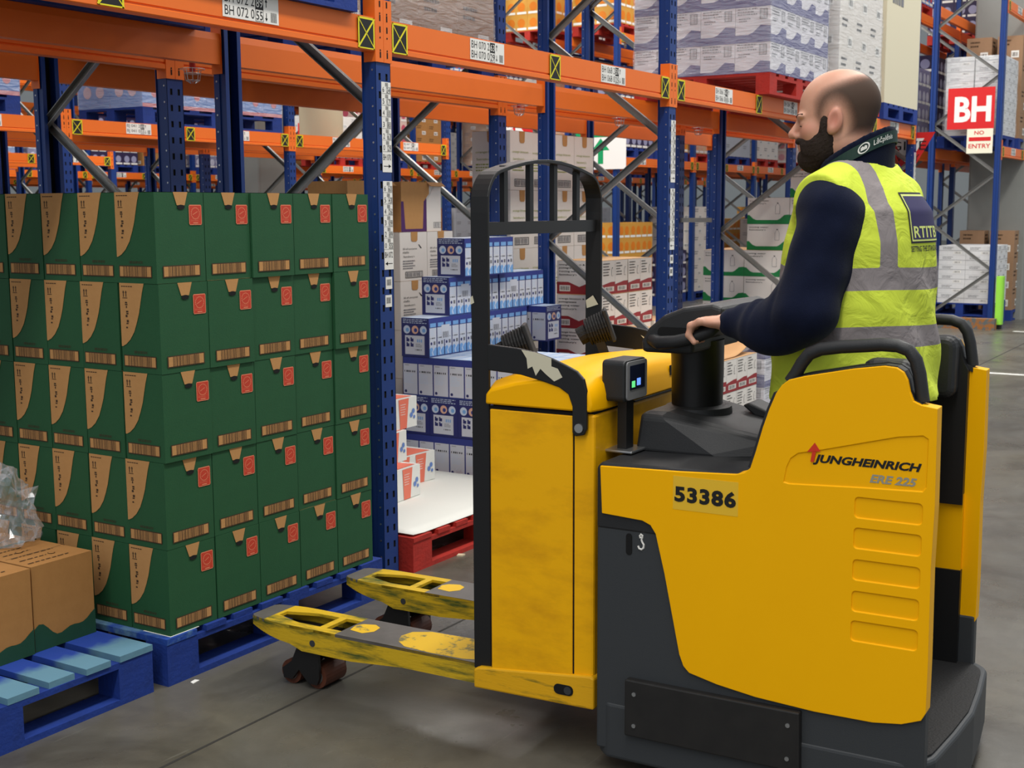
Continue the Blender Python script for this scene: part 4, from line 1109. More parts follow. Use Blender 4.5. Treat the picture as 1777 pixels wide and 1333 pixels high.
p = on_z(335, 1187, 0.0)
tag(MB().prism([(0, 0), (0.035, 0.006), (0.03, 0.022), (0.006, 0.018)], 'z', 0.0, 0.0015).build('paper_scrap', M_WHITE, None, loc=p), 'small white scrap of paper on the floor by the pallet corner', 'paper')
p = on_z(801, 966, 0.0)
tag(MB().prism([(0, 0), (0.03, 0.0), (0.02, 0.03), (-0.01, 0.02)], 'z', 0.0, 0.006).build('wood_chip', mat('wood_chip', (206, 190, 160), 0.8), None, loc=p), 'pale wood chip on the floor beside the red pallet', 'wood chip')
# ---------------------------------------------------------------- the ride-on pallet truck
M_TY = mat('truck_yellow', (250, 182, 0), 0.45, var=0.14, scale=5, rgb2=(236, 164, 0), spec=0.15)
M_TYW = mat('truck_yellow_worn', (246, 180, 2), 0.5, spec=0.25, rgb2=(216, 152, 6), scale=7, thr=(0.45, 0.75), stretch=(1, 0.6, 1.6), bump=0.03)
M_TYF = mat('fork_yellow_worn', (206, 168, 26), 0.55, rgb2=(72, 84, 30), scale=12, thr=(0.46, 0.62), stretch=(1, 0.3, 2.2), bump=0.12)
M_TFT = mat('fork_top_steel', (112, 108, 104), 0.45, 0.3, var=0.5, scale=12)
M_TD = mat('truck_anthracite', (52, 55, 58), 0.55, bump=0.05, bscale=300)
M_TB = mat('truck_black_plastic', (34, 35, 37), 0.5, bump=0.10, bscale=320)
M_TBS = mat('truck_black_paint', (24, 24, 25), 0.42)
M_TR = mat('truck_rubber', (22, 22, 23), 0.7, bump=0.3, bscale=150)
M_PU = mat('roller_tyre', (92, 48, 30), 0.6, var=0.5, scale=20)
M_GREYT = mat('text_grey', (150, 148, 132), 0.5)
M_REDA = mat('logo_red', (210, 52, 24), 0.5)
M_STK = mat('number_sticker', (232, 186, 48), 0.3)
M_CHIP = mat('chipped_cream', (206, 200, 176), 0.6)
M_SCRG = mat('screen_green', (90, 200, 120), 0.4, emit=1.2)
M_SCRB = mat('screen_blue', (90, 130, 240), 0.4, emit=1.6)
M_SCR = mat('screen_dark', (26, 32, 52), 0.12)
M_FRM = mat('display_frame', (128, 128, 130), 0.45)
TA = math.radians(1.8); TO = Vector((3.055, 0.715, 0)); TW = 0.84
TF = Vector((-math.sin(TA), math.cos(TA), 0)); TL = Vector((math.cos(TA), math.sin(TA), 0))
def S(px, py, w=0.0):
    P = on_plane(px, py, TO+TL*w, TL); d = P-TO
    return (d.dot(TF), P.z)
truck = thing('pallet_truck', 'yellow ride-on pallet truck with raised forks and black load guard', 'pallet truck', TO, TA)
def mirror_w(mb, du=0.0):
    mb.v = [(TW-x, y+du, z) for x, y, z in mb.v]; mb.f = [tuple(reversed(f)) for f in mb.f]; return mb
def apply_bool(o, cutters):
    for c in cutters:
        b = o.modifiers.new('cut', 'BOOLEAN'); b.operation = 'DIFFERENCE'; b.object = c; b.solver = 'EXACT'
    dg = bpy.context.evaluated_depsgraph_get(); dg.update()
    me = bpy.data.meshes.new_from_object(o.evaluated_get(dg)); o.modifiers.clear(); o.data = me
    for c in cutters: bpy.data.objects.remove(c)
# chassis skirt and platform
pl = []
for k in range(7): a = math.radians(180+90*k/6); pl.append((0.09+0.09*math.cos(a), 0.07+0.09*math.sin(a)))
pl = [(0.0, 0.07)]+pl[1:]
right = [(TW-x, y) for x, y in pl][::-1]
plan = pl+[(0.25, -0.035), (0.42, -0.045), (0.59, -0.035)]+right+[(TW, 0.86), (TW-0.03, 0.895), (0.03, 0.895), (0.0, 0.86)]
mb = MB(); mb.prism(plan, 'z', 0.045, 0.21)
ch = mb.build('chassis', M_TD, truck, bevel=0.012, seg=3)
mb = MB(); mb.prism([(0.05+(x-0.05)*0.94+0.01, y*0.97+0.012) for x, y in plan if y < 0.5]+[(TW-0.06, 0.50), (0.06, 0.50)], 'z', 0.205, 0.216)
mb.build('platform_mat', M_TR, truck)
# drive wheel under the chassis and a castor
MB().cyl((0.33, 0.55, 0.115), (0.45, 0.55, 0.115), 0.115, 24).build('drive_wheel', M_PU, truck)
for w in (0.10, 0.66): MB().cyl((w, 0.20, 0.075), (w+0.06, 0.20, 0.075), 0.075, 20).build('castor_wheel', M_PU, truck)
# side panels
pan_px = [(1043, 808), (1180, 818), (1278, 823), (1293, 820), (1303, 812), (1312, 785), (1325, 741), (1336, 710), (1348, 682), (1358, 668), (1370, 659), (1396, 653), (1481, 640), (1535, 635),
          (1557, 638), (1569, 646), (1576, 660), (1580, 680), (1586, 696), (1600, 703), (1628, 709), (1623, 880), (1616, 990), (1611, 1153), (1607, 1238), (1599, 1250), (1565, 1256), (1515, 1253),
          (1413, 1234), (1312, 1209), (1245, 1187), (1197, 1167), (1187, 1155), (1180, 1135), (1154, 994), (1139, 926), (1130, 911), (1116, 903), (1046, 890)]
pan = [S(*p) for p in pan_px]
drk = [(0.892, 0.07), (0.892, 0.755), (0.70, 0.755), (0.45, 0.36), (0.0, 0.36), (-0.002, 0.10), (0.03, 0.07)]
def capsule(c0, z0, w, h):
    return rrect(c0, z0, c0+w, z0+h, min(w, h)*0.499, 6)
for side_ in (0, 1):
    fx = (lambda m: m) if side_ == 0 else (lambda m: mirror_w(m, 0.028))
    mb = fx(MB().prism(drk, 'x', 0.004, 0.05)); mb.build('side_skirt', M_TD, truck, bevel=0.006)
    mb = fx(MB().prism(pan, 'x', -0.006, 0.046))
    p = mb.build('side_panel', [M_TY, M_TY], truck, fix=True)
    cuts = []
    for z0 in (0.815, 0.738, 0.658, 0.578, 0.502):
        cb = fx(MB().prism(rrect(0.024, z0, 0.186, z0+0.052, 0.010, 4), 'x', -0.02, -0.0015)); cuts.append(cb.build('cutter', M_TY, truck, fix=True))
    bad = [S(*q) for q in [(1361, 836), (1366, 810), (1373, 795), (1386, 786), (1430, 780), (1500, 768), (1560, 758), (1603, 756), (1612, 762), (1608, 846), (1602, 853), (1500, 846), (1370, 839)]]
    cb = fx(MB().prism(bad, 'x', -0.02, -0.0025)); cuts.append(cb.build('cutter', M_TY, truck, fix=True))
    apply_bool(p, cuts)
    bv = p.modifiers.new('bevel', 'BEVEL'); bv.width = 0.0055; bv.segments = 3; bv.limit_method = 'ANGLE'; bv.angle_limit = math.radians(50)
    inner = [(0.012+u*0.97, z) for u, z in pan]
    # black inner liner
    fx(MB().prism([(u, z+0.004) for u, z in pan[9:19]]+[(0.045, 1.10), (0.045, 0.70), (0.40, 0.70)], 'x', 0.046, 0.075)).build('inner_liner', M_TBS, truck)
    fx(MB().box((0.046, 0.042, 0.215), (0.070, 0.45, 0.50))).build('inner_liner', M_TBS, truck)
    fx(MB().box((0.046, 0.044, 0.48), (0.062, 0.45, 0.73))).build('inner_panel', M_TY, truck)
    # rail on top with its base strip
    rp = [S(*q, 0.03) for q in [(1372, 662), (1382, 648), (1392, 630), (1405, 614), (1425, 606), (1460, 602), (1500, 600), (1530, 598), (1558, 600), (1578, 608), (1590, 625), (1596, 648), (1599, 672), (1602, 697)]]
    fx(MB().tube([(0.028, u, z) for u, z in rp], 0.0165, 12)).build('hand_rail', M_TB, truck, smooth=True)
    top = [q for q in pan[8:20]]
    strip = [(u, z+0.002) for u, z in top]; low = [(u, z-0.012) for u, z in reversed(top)]
    fx(MB().prism(strip+low, 'x', 0.006, 0.052)).build('rail_base', M_TB, truck)
    front = pan[4:9]
    fx(MB().prism([(u+0.006, z+0.002) for u, z in front]+[(u-0.010, z) for u, z in reversed(front)], 'x', -0.0045, 0.052)).build('edge_trim', M_TB, truck)
    pad = MB().prism(rrect(0.07, 1.02, 0.20, 1.20, 0.03, 4), 'x', 0.06, 0.13); fx(pad).build('side_pad', M_TB, truck, bevel=0.02, seg=3)
# lettering on the near panel
def panel_text(name, s, p0, p1, m, bold=0.0, shear=0.0, w=-0.0062, spacing=1.0):
    (u0, z0), (u1, z1) = p0, p1
    mb = MB(); dl = (u1-u0); dz = 0.0
    ux = Vector((0, -1, 0)); add_text(mb, s, (w, u0, z0), ux, (0, 0, 1), width=abs(dl), height=abs(z1-z0), bold=bold, shear=shear, lift=0.0009, spacing=spacing)
    return mb.build(name, m, truck)
st = S(1170, 826); st2 = S(1282, 890)
MB().box((-0.0066, st2[0], 0.782), (-0.0060, st[0], 0.872)).build('number_sticker', M_STK, truck)
panel_text('number_lettering', '53386', (0.660, 0.803), (0.490, 0.846), M_BLACK, 0.045, w=-0.0066, spacing=1.12)
panel_text('brand_lettering', 'JUNGHEINRICH', (0.293, 0.937), (0.030, 0.964), M_BLACK, 0.042, 0.25, w=-0.0025)
panel_text('model_lettering', 'ERE 225', (0.152, 0.906), (0.040, 0.927), M_GREYT, 0.035, 0.25, w=-0.0025)
mb = MB(); mb.add([(-0.0067, u, z) for u, z in ((0.308, 0.968), (0.274, 0.972), (0.289, 0.993))], [(0, 1, 2)]); mb.add([(-0.0067, u, z) for u, z in ((0.299, 0.944), (0.2905, 0.944), (0.285, 0.972), (0.295, 0.970))], [(0, 1, 2, 3)])
mb.build('logo_arrow', M_REDA, truck)
# holes and hook mark on the dark side, black guard plate with screws
MB().prism(capsule(0.786, 0.637, 0.018, 0.060), 'x', 0.0025, 0.0045).build('tow_hole', M_DARK, truck)
MB().prism(capsule(0.828, 0.140, 0.026, 0.048), 'x', 0.0025, 0.0045).build('tow_hole', M_DARK, truck)
hk = [(0.762+0.0*k, 0.69) for k in range(1)]
hook = [(0.7615, 0.688), (0.7635, 0.694), (0.760, 0.699), (0.7555, 0.696), (0.7565, 0.690), (0.7585, 0.684), (0.7560, 0.677), (0.7515, 0.671), (0.7525, 0.662), (0.758, 0.657), (0.765, 0.659), (0.7685, 0.666)]
MB().tube([(0.0035, u, z) for u, z in hook], 0.0028, 6).build('hook_mark', M_WHITE, truck)
MB().prism([(0.795, 0.132), (0.795, 0.290), (0.790, 0.293), (0.306, 0.293), (0.302, 0.132)], 'x', -0.020, 0.006).build('guard_plate', mat('plate_black', (26, 25, 25), 0.5, var=0.4, scale=18, rgb2=(44, 42, 40)), truck, bevel=0.004)
gp = truck.children[-1]
for u, z in ((0.766, 0.255), (0.766, 0.165), (0.335, 0.255), (0.335, 0.165)): MB().cyl((-0.0225, u, z), (-0.020, u, z), 0.006, 10).build('screw', M_STEEL, gp)
# deck, console hump and steering column
MB().prism([(0.500, 0.70), (0.893, 0.70), (0.893, 0.872), (0.880, 0.886), (0.49, 0.893), (0.47, 0.89), (0.455, 0.87)], 'x', 0.002, TW-0.002).build('deck', M_TB, truck, bevel=0.008)
MB().box((0.05, 0.46, 0.21), (TW-0.05, 0.50, 0.86)).build('bulkhead', M_TBS, truck)
r0 = [(w, u, 0.884) for w, u in ((0.20, 0.870), (0.20, 0.62), (0.24, 0.49), (0.60, 0.49), (0.64, 0.62), (0.64, 0.870))]
r1 = [(w, u, z) for w, u, z in ((0.215, 0.862, 0.985), (0.215, 0.80, 0.985), (0.25, 0.50, 0.935), (0.59, 0.50, 0.935), (0.625, 0.80, 0.985), (0.625, 0.862, 0.985))]
r2 = [(w, u, z) for w, u, z in ((0.24, 0.855, 0.997), (0.25, 0.79, 0.997), (0.28, 0.52, 0.945), (0.56, 0.52, 0.945), (0.59, 0.79, 0.997), (0.60, 0.855, 0.997))]
MB().loft([r0, r1, r2]).build('console', M_TB, truck, bevel=0.012, seg=3, fix=True)
def ell(cw, cu, rw, ru, z, n=28, tilt=0.0): return [(cw+rw*math.cos(k*2*math.pi/n), cu+ru*math.sin(k*2*math.pi/n), z+tilt*math.sin(k*2*math.pi/n)) for k in range(n)]
MB().loft([ell(0.42, 0.765, 0.110, 0.100, 0.955), ell(0.42, 0.765, 0.105, 0.095, 0.995), ell(0.42, 0.765, 0.085, 0.078, 1.0)]).build('column_collar', M_TB, truck, smooth=True)
MB().loft([ell(0.42, 0.770, 0.085, 0.072, 0.96), ell(0.42, 0.770, 0.088, 0.074, 1.10), ell(0.42, 0.772, 0.092, 0.076, 1.19)]).build('steering_column', M_TBS, truck, smooth=True)
MB().prism([(0.50, 0.94), (0.62, 0.96), (0.66, 0.99), (0.64, 1.0), (0.52, 0.955)], 'x', 0.50, 0.60).build('console_ridge', M_TB, truck, bevel=0.006)
# steering head with grip
hp = [(0.865, 1.165), (0.868, 1.195), (0.845, 1.235), (0.80, 1.272), (0.74, 1.296), (0.655, 1.308), (0.625, 1.300), (0.622, 1.275), (0.68, 1.245), (0.71, 1.20), (0.71, 1.165)]
MB().prism(hp, 'x', 0.228, 0.612).build('steering_head', M_TB, truck, bevel=0.018, seg=3)
sh_ = truck.children[-1]
MB().prism(rrect(0.715, 1.205, 0.815, 1.240, 0.014, 4), 'x', 0.2265, 0.2285).build('grip_recess', M_DARK, sh_)
for sgn in (0, 1):
    mb = MB(); g = [(0.28, 0.83, 1.205), (0.235, 0.83, 1.20), (0.205, 0.80, 1.197), (0.20, 0.75, 1.203), (0.20, 0.70, 1.215), (0.215, 0.655, 1.235), (0.245, 0.64, 1.262), (0.285, 0.645, 1.285)]
    mb.tube(g, [0.022, 0.021, 0.019, 0.018, 0.018, 0.019, 0.021, 0.022], 12)
    (mb if sgn == 0 else mirror_w(mb)).build('steering_grip', M_TB, truck, smooth=True)
# display on its stalk
dsp = MB().prism(rrect(-0.065, 0.145, 0.072, 0.262, 0.014, 4), 'y', -0.026, 0.046).build('display', M_TB, truck, bevel=0.006); dsp.location = (0.175, 0.885, 0.89); dsp.rotation_euler = (0, 0, math.radians(-2))
MB().box((-0.055, -0.045, 0.0), (0.055, 0.045, 0.008)).build('stalk_foot', M_STEEL, dsp, bevel=0.003)
MB().box((-0.028, -0.014, 0.008), (0.016, 0.014, 0.165)).build('stalk', M_TBS, dsp)
MB().prism(rrect(-0.056, 0.150, 0.068, 0.257, 0.010, 4), 'y', -0.030, -0.026).build('screen_frame', M_FRM, dsp)
MB().box((-0.040, -0.0312, 0.178), (0.052, -0.030, 0.246)).build('screen', M_SCR, dsp)
MB().box((-0.030, -0.0318, 0.184), (-0.010, -0.0312, 0.202)).build('screen_button', M_SCRG, dsp); MB().box((0.002, -0.0318, 0.187), (0.024, -0.0312, 0.207)).build('screen_button', M_SCRB, dsp)
# battery compartment
bc = MB().box((0.052, 0.925, 0.16), (0.788, 1.262, 1.005)).build('battery_case', M_TYW, truck, bevel=0.008)
MB().box((0.046, 0.990, 0.215), (0.053, 1.258, 0.998)).build('battery_door', M_TYW, bc, bevel=0.003)
MB().box((0.0515, 0.986, 0.205), (0.0525, 1.262, 1.008)).build('door_gap', M_DARK, bc)
M_TYB = mat('truck_yellow_scraped', (226, 168, 12), 0.5, rgb2=(108, 100, 24), scale=10, thr=(0.56, 0.68), stretch=(1, 0.3, 2.5), bump=0.08)
fr = MB().prism([(0.918, 0.157), (0.918, 0.250), (0.928, 0.256), (1.30, 0.216), (1.318, 0.208), (1.318, 0.150)], 'x', 0.040, 0.20).build('base_frame', M_TYB, truck, bevel=0.006)
mirror_w(MB().prism([(0.918, 0.157), (0.918, 0.250), (1.30, 0.216), (1.318, 0.208), (1.318, 0.150)], 'x', 0.040, 0.20)).build('base_frame', M_TYW, truck, bevel=0.006)
MB().prism(rrect(0.983, 0.186, 1.045, 0.216, 0.014, 4), 'x', 0.0375, 0.0405).build('tie_down_slot', M_DARK, fr); MB().cyl((0.036, 1.000, 0.201), (0.041, 1.000, 0.201), 0.012, 12).build('tie_down_pin', M_TD, fr)
# lid: domed, higher in the middle
rings = []
for k in range(15):
    w = 0.040+(0.760)*k/14; s = math.sin(math.pi*k/14)**0.6 if 0 < k < 14 else 0.0
    edge = 0.012 if k in (0, 14) else 0.0
    prof = []
    for u, z in ((0.918, 1.012), (0.918, 1.045), (0.925, 1.075), (0.945, 1.098), (1.00, 1.110), (1.08, 1.104), (1.18, 1.090), (1.265, 1.066), (1.280, 1.050), (1.282, 1.012)):
        prof.append((w, u+(edge if u < 1.1 else -edge), z+(0.022*s if z > 1.04 else 0)-(0.012 if edge and z > 1.04 else 0)))
    rings.append(prof)
lid = MB().loft(rings).build('battery_lid', M_TY, truck, bevel=0.006, smooth=True, fix=True)
MB().box((0.56, 0.9165, 1.058), (0.68, 0.919, 1.088)).build('lid_recess', M_DARK, lid); MB().box((0.30, 0.9150, 1.008), (0.79, 0.9245, 1.013)).build('lid_gap', M_DARK, lid)
MB().box((0.06, 0.93, 1.004), (0.78, 1.255, 1.013)).build('lid_seal', M_DARK, truck)
# load guard: bent flat bar, cross bar and uprights
gpth = [(0.058, 0.205), (0.058, 1.0), (0.058, 1.56)]
for k in range(1, 8): a = math.radians(180-78*k/7); gpth.append((0.158+0.10*math.cos(a), 1.585+0.10*math.sin(a)))
for k in range(1, 8): t = k/8; gpth.append((0.14+0.58*t, 1.685+0.034*math.sin(math.pi*t)))
half = gpth[:10]; full = gpth+[(0.86-x, z) for x, z in reversed(half)]
full = [(x, z) for x, z in full if not (x > 0.7 and z < 0.9)]+[(0.802, 1.0), (0.802, 0.30)]
inner = []
for i, (x, z) in enumerate(full):
    a = Vector(full[max(i-1, 0)]); b = Vector(full[min(i+1, len(full)-1)]); d = (b-a).normalized(); inner.append((x+d.y*0.011, z-d.x*0.011))
rings = [[(x, 1.268, z), (x, 1.326, z), (xi, 1.326, zi), (xi, 1.268, zi)] for (x, z), (xi, zi) in zip(full, inner)]
lg = MB().loft(rings).build('load_guard', M_TBS, truck, fix=True, bevel=0.002)
MB().box((0.065, 1.285, 1.494), (0.800, 1.305, 1.532)).build('guard_crossbar', M_TBS, lg)
for w, zt in ((0.195, 1.695), (0.350, 1.707), (0.505, 1.708), (0.660, 1.697)): MB().box((w-0.011, 1.287, 1.53), (w+0.011, 1.303, zt)).build('guard_bar', M_TBS, lg)
MB().add([(0.0572, 1.315, 1.302), (0.0572, 1.327, 1.296), (0.0572, 1.327, 1.318), (0.0572, 1.320, 1.322)], [(0, 1, 2, 3)]).build('chipped_patch', M_CHIP, lg)
MB().add([(0.786, 1.275, 1.250), (0.786, 1.318, 1.236), (0.786, 1.322, 1.262), (0.786, 1.295, 1.280)], [(0, 1, 2, 3)]).build('chipped_patch', M_CHIP, lg)
# side arms from the guard to the battery case
arm_px = [(848, 597), (900, 604), (930, 611), (960, 622), (985, 634), (1003, 644), (1015, 658), (1020, 680), (1020, 745), (1015, 755), (1000, 757), (995, 750), (995, 705), (988, 684), (972, 672), (945, 662), (905, 650), (848, 642)]
arm = [S(*q, 0.044) for q in arm_px]
for s_ in (0, 1):
    mb = MB().prism(arm, 'x', 0.036, 0.048)
    if s_: mirror_w(mb)
    a_ = mb.build('guard_arm', M_TBS, truck, bevel=0.003)
    sc = MB().cyl((0.031, 0.964, 0.967), (0.037, 0.964, 0.967), 0.013, 14)
    if s_: mirror_w(sc)
    sc.build('bolt', M_STEEL, a_)
    # chipped paint on the arm, on the plate itself
    ch_px = [(905, 607), (930, 612), (957, 622), (957, 636), (968, 640), (976, 655), (962, 662), (948, 650), (938, 640), (930, 652), (924, 636), (916, 640), (914, 622)]
    cp = MB().prism([S(*q, 0.036) for q in ch_px], 'x', 0.0350, 0.0358) if not s_ else MB().prism([(u, z-0.012) for u, z in [(1.12, 1.165), (1.06, 1.135), (1.0, 1.11), (0.97, 1.10), (1.0, 1.085), (1.03, 1.10), (1.06, 1.09), (1.08, 1.125)]], 'x', TW-0.0495, TW-0.0485)
    cp.build('chipped_patch', M_CHIP, a_)
# lamps / cable grommets behind the guard
for w, u, z in ((0.20, 1.235, 1.115), (0.70, 1.215, 1.125)):
    mb = MB()
    for k in range(8): mb.cyl((0, -0.035+k*0.009, 0.055), (0, -0.035+k*0.009+0.005, 0.055), 0.052-0.001*k, 18)
    mb.cyl((0, -0.035, 0.055), (0, 0.035, 0.055), 0.040, 18); mb.cyl((0, 0.035, 0.055), (0, 0.065, 0.05), 0.030, 14)
    g_ = mb.build('work_lamp', M_TR, truck); g_.location = (w, u, z); g_.rotation_euler = (math.radians(-20), 0, math.radians(25))
    MB().box((-0.045, -0.048, 0.0), (0.045, -0.035, 0.11)).build('lamp_front', M_TB, g_, bevel=0.004)
    MB().box((-0.02, -0.01, -0.03), (0.02, 0.02, 0.02)).build('lamp_bracket', M_TBS, g_)
# forks
def fork(w0, w1):
    zt, zb = 0.215, 0.150; c = (w0+w1)/2; hw = (w1-w0)/2
    u0, u1 = 1.30, 2.235
    def half(u):
        if u < 2.08: return hw
        t = (u-2.08)/(u1-2.08); return hw*(1-0.30*t*t) if t < 0.96 else hw*0.60
    us = [u0, 1.6, 1.80, 1.88, 1.95, 2.0, 2.05, 2.10, 2.14, 2.18, 2.21, 2.228, u1]
    zbot = lambda u: zb-(0.016 if 1.70 < u < 2.02 else 0) if u < 2.03 else zb+0.036*((u-2.03)/(u1-2.03))**1.5
    # outer shell as side walls + top with openings
    mb = MB()
    for s in (-1, 1):
        A = [(c+s*half(u), u, zt-(0.006 if u == u1 else 0)) for u in us]; B = [(c+s*half(u), u, zbot(u)) for u in us]
        A2 = [(c+s*(half(u)-0.010), u, zt-0.001) for u in us]; B2 = [(c+s*(half(u)-0.010), u, zbot(u)) for u in us]
        for i in range(len(us)-1):
            q = [A[i], A[i+1], B[i+1], B[i]]; mb.add(q, [(0, 1, 2, 3) if s > 0 else (3, 2, 1, 0)])
            q = [A2[i], A2[i+1], B2[i+1], B2[i]]; mb.add(q, [(3, 2, 1, 0) if s > 0 else (0, 1, 2, 3)])
            q = [B[i], B[i+1], B2[i+1], B2[i]]; mb.add(q, [(0, 1, 2, 3)])
    h1 = half(u1); mb.add([(c-h1, u1, zt-0.006), (c+h1, u1, zt-0.006), (c+h1, u1, zbot(u1)), (c-h1, u1, zbot(u1))], [(0, 1, 2, 3)])
    f_ = mb.build('fork', M_TYF, truck)
    # top plate: solid to 1.86, frame round two openings, solid tip
    mt = MB(); my = MB()
    def strip(m_, ua, ub, a0, a1, b0, b1): m_.add([(c+a0, ua, zt), (c+a1, ua, zt), (c+b1, ub, zt), (c+b0, ub, zt), (c+a0, ua, zt-0.01), (c+a1, ua, zt-0.01), (c+b1, ub, zt-0.01), (c+b0, ub, zt-0.01)],
        [(0, 1, 2, 3), (7, 6, 5, 4), (0, 4, 5, 1), (1, 5, 6, 2), (2, 6, 7, 3), (3, 7, 4, 0)])
    strip(mt, u0-0.04, 1.862, -hw, hw, -hw, hw)
    io = hw*0.62
    seq = [1.862, 1.93, 1.955, 2.0, 2.05, 2.10, 2.14, 2.165]
    def open_half(u):
        if 1.862 <= u <= 1.925: return io*0.98
        if 1.95 <= u <= 2.165: t = (u-1.95)/0.215; return io*(0.95 if t < 0.45 else max(0.18, 0.95-1.25*(t-0.45)))
        return 0.0
    edges = [1.862, 1.924, 1.926, 1.951, 1.953, 2.0, 2.04, 2.08, 2.12, 2.15, 2.166, 2.20, 2.222, u1]
    for a, b in zip(edges[:-1], edges[1:]):
        m_ = my if b < 2.19 else mt
        oa, ob = open_half(a+0.0005), open_half(b-0.0005)
        if oa <= 0 or ob <= 0: strip(m_, a, b, -half(a), half(a), -half(b), half(b))
        else:
            strip(m_, a, b, -half(a), -oa, -half(b), -ob); strip(m_, a, b, oa, half(a), ob, half(b))
    mt.build('fork_top', M_TFT, f_); my.build('fork_frame', M_TYF, f_)
    MB().box((c-hw+0.008, 1.86, 0.165), (c+hw-0.008, 2.17, 0.170)).build('fork_pocket', M_TR, f_)
    # remaining yellow paint on the worn top
    pt = MB(); pp = [(-0.85, 1.60), (-0.95, 1.50), (-0.9, 1.38), (-0.75, 1.345), (0.2, 1.36), (0.9, 1.34), (0.98, 1.45), (0.9, 1.60), (0.55, 1.655), (0.0, 1.665), (-0.5, 1.645)]
    pt.add([(c+a*hw, u, zt+0.0006) for a, u in pp], [tuple(range(len(pp)))]); 
    pp = [(-0.35, 1.845), (-0.45, 1.79), (-0.1, 1.765), (0.35, 1.77), (0.55, 1.80), (0.4, 1.84), (0.15, 1.855)]
    pt.add([(c+a*hw, u, zt+0.0006) for a, u in pp], [tuple(range(len(pp)))]); pt.build('paint_patch', mat('fork_paint', (224, 180, 30), 0.55, rgb2=(120, 112, 70), scale=16, thr=(0.56, 0.64)), f_, fix=False)
    MB().cyl((w0-0.002, 1.955, 0.168), (w0+0.004, 1.955, 0.168), 0.011, 12).build('pivot_pin', M_TD, f_)
    # load roller bogie
    bo = f_
    for uu, zz in ((1.970, 0.041), (2.075, 0.041)):
        MB().cyl((c-0.055, uu, zz), (c+0.055, uu, zz), 0.041, 22).build('load_roller', M_PU, bo); MB().cyl((c-0.057, uu, zz), (c+0.057, uu, zz), 0.026, 14).build('roller_hub', M_TFT, bo)
    for s in (-1, 1):
        x0 = c+s*0.060
        MB().prism([(1.945, 0.045), (1.955, 0.020), (1.99, 0.018), (2.03, 0.06), (2.06, 0.022), (2.095, 0.022), (2.10, 0.055), (2.06, 0.085), (2.03, 0.150), (1.95, 0.155)], 'x', min(x0, x0+s*0.012), max(x0, x0+s*0.012)).build('bogie_arm', M_TBS, bo)
fork(0.072, 0.252); fork(0.590, 0.770)
MB().box((0.08, 1.26, 0.16), (0.76, 1.312, 0.45)).build('fork_heel', M_TBS, truck)
# ---------------------------------------------------------------- the driver (implicit surfaces)
def surface_nets(F, xs, ys, zs):
    nx, ny, nz = F.shape; neg = F < 0
    c = np.zeros((nx-1, ny-1, nz-1), np.int8)
    for a in (0, 1):
        for b in (0, 1):
            for d in (0, 1): c += neg[a:nx-1+a, b:ny-1+b, d:nz-1+d]
    act = np.argwhere((c > 0) & (c < 8)); idx = -np.ones(c.shape, np.int64); idx[tuple(act.T)] = np.arange(len(act))
    I, J, K = act.T; pos = np.zeros((len(act), 3)); cnt = np.zeros(len(act))
    ed = [((0, b, d), (1, b, d)) for b in (0, 1) for d in (0, 1)]+[((a, 0, d), (a, 1, d)) for a in (0, 1) for d in (0, 1)]+[((a, b, 0), (a, b, 1)) for a in (0, 1) for b in (0, 1)]
    for p, q in ed:
        f0 = F[I+p[0], J+p[1], K+p[2]]; f1 = F[I+q[0], J+q[1], K+q[2]]; m = (f0 < 0) != (f1 < 0)
        t = np.where(m, f0/np.where(m, f0-f1, 1), 0)
        P0 = np.stack([xs[I+p[0]], ys[J+p[1]], zs[K+p[2]]], 1); P1 = np.stack([xs[I+q[0]], ys[J+q[1]], zs[K+q[2]]], 1)
        pos += np.where(m[:, None], P0+(P1-P0)*t[:, None], 0); cnt += m
    pos /= cnt[:, None]; quads = []
    for ax in range(3):
        sl0 = [slice(1, -1)]*3; sl1 = [slice(1, -1)]*3; sl0[ax] = slice(0, -1); sl1[ax] = slice(1, None)
        n0, n1 = neg[tuple(sl0)], neg[tuple(sl1)]; e = np.argwhere(n0 != n1)
        if len(e) == 0: continue
        s = n0[tuple(e.T)]; off = np.ones(3, int); off[ax] = 0; e = e+off
        b1, b2 = [(1, 2), (2, 0), (0, 1)][ax]
        def cell(d1, d2):
            q = e.copy(); q[:, b1] += d1; q[:, b2] += d2; return idx[tuple(q.T)]
        Q = np.stack([cell(-1, -1), cell(0, -1), cell(0, 0), cell(-1, 0)], 1)
        Q[~s] = Q[~s][:, ::-1]; quads.append(Q)
    return pos, np.concatenate(quads)
def smin(a, b, k): h = np.clip(0.5+0.5*(b-a)/k, 0, 1); return b+(a-b)*h-k*h*(1-h)
def smax(a, b, k): return -smin(-a, -b, k)
def ellipsoid(X, Y, Z, c, r):
    k0 = np.sqrt(((X-c[0])/r[0])**2+((Y-c[1])/r[1])**2+((Z-c[2])/r[2])**2); k1 = np.sqrt(((X-c[0])/r[0]**2)**2+((Y-c[1])/r[1]**2)**2+((Z-c[2])/r[2]**2)**2)
    return k0*(k0-1)/np.maximum(k1, 1e-6)
def cone(X, Y, Z, a, b, r1, r2):
    a = np.array(a, float); d = np.array(b, float)-a; L = d@d
    t = np.clip(((X-a[0])*d[0]+(Y-a[1])*d[1]+(Z-a[2])*d[2])/L, 0, 1)
    return np.sqrt((X-a[0]-t*d[0])**2+(Y-a[1]-t*d[1])**2+(Z-a[2]-t*d[2])**2)-(r1+(r2-r1)*t)
def chain(X, Y, Z, pts, rs, k=0.02):
    f = None
    for i in range(len(pts)-1):
        g = cone(X, Y, Z, pts[i], pts[i+1], rs[i], rs[i+1]); f = g if f is None else smin(f, g, k)
    return f
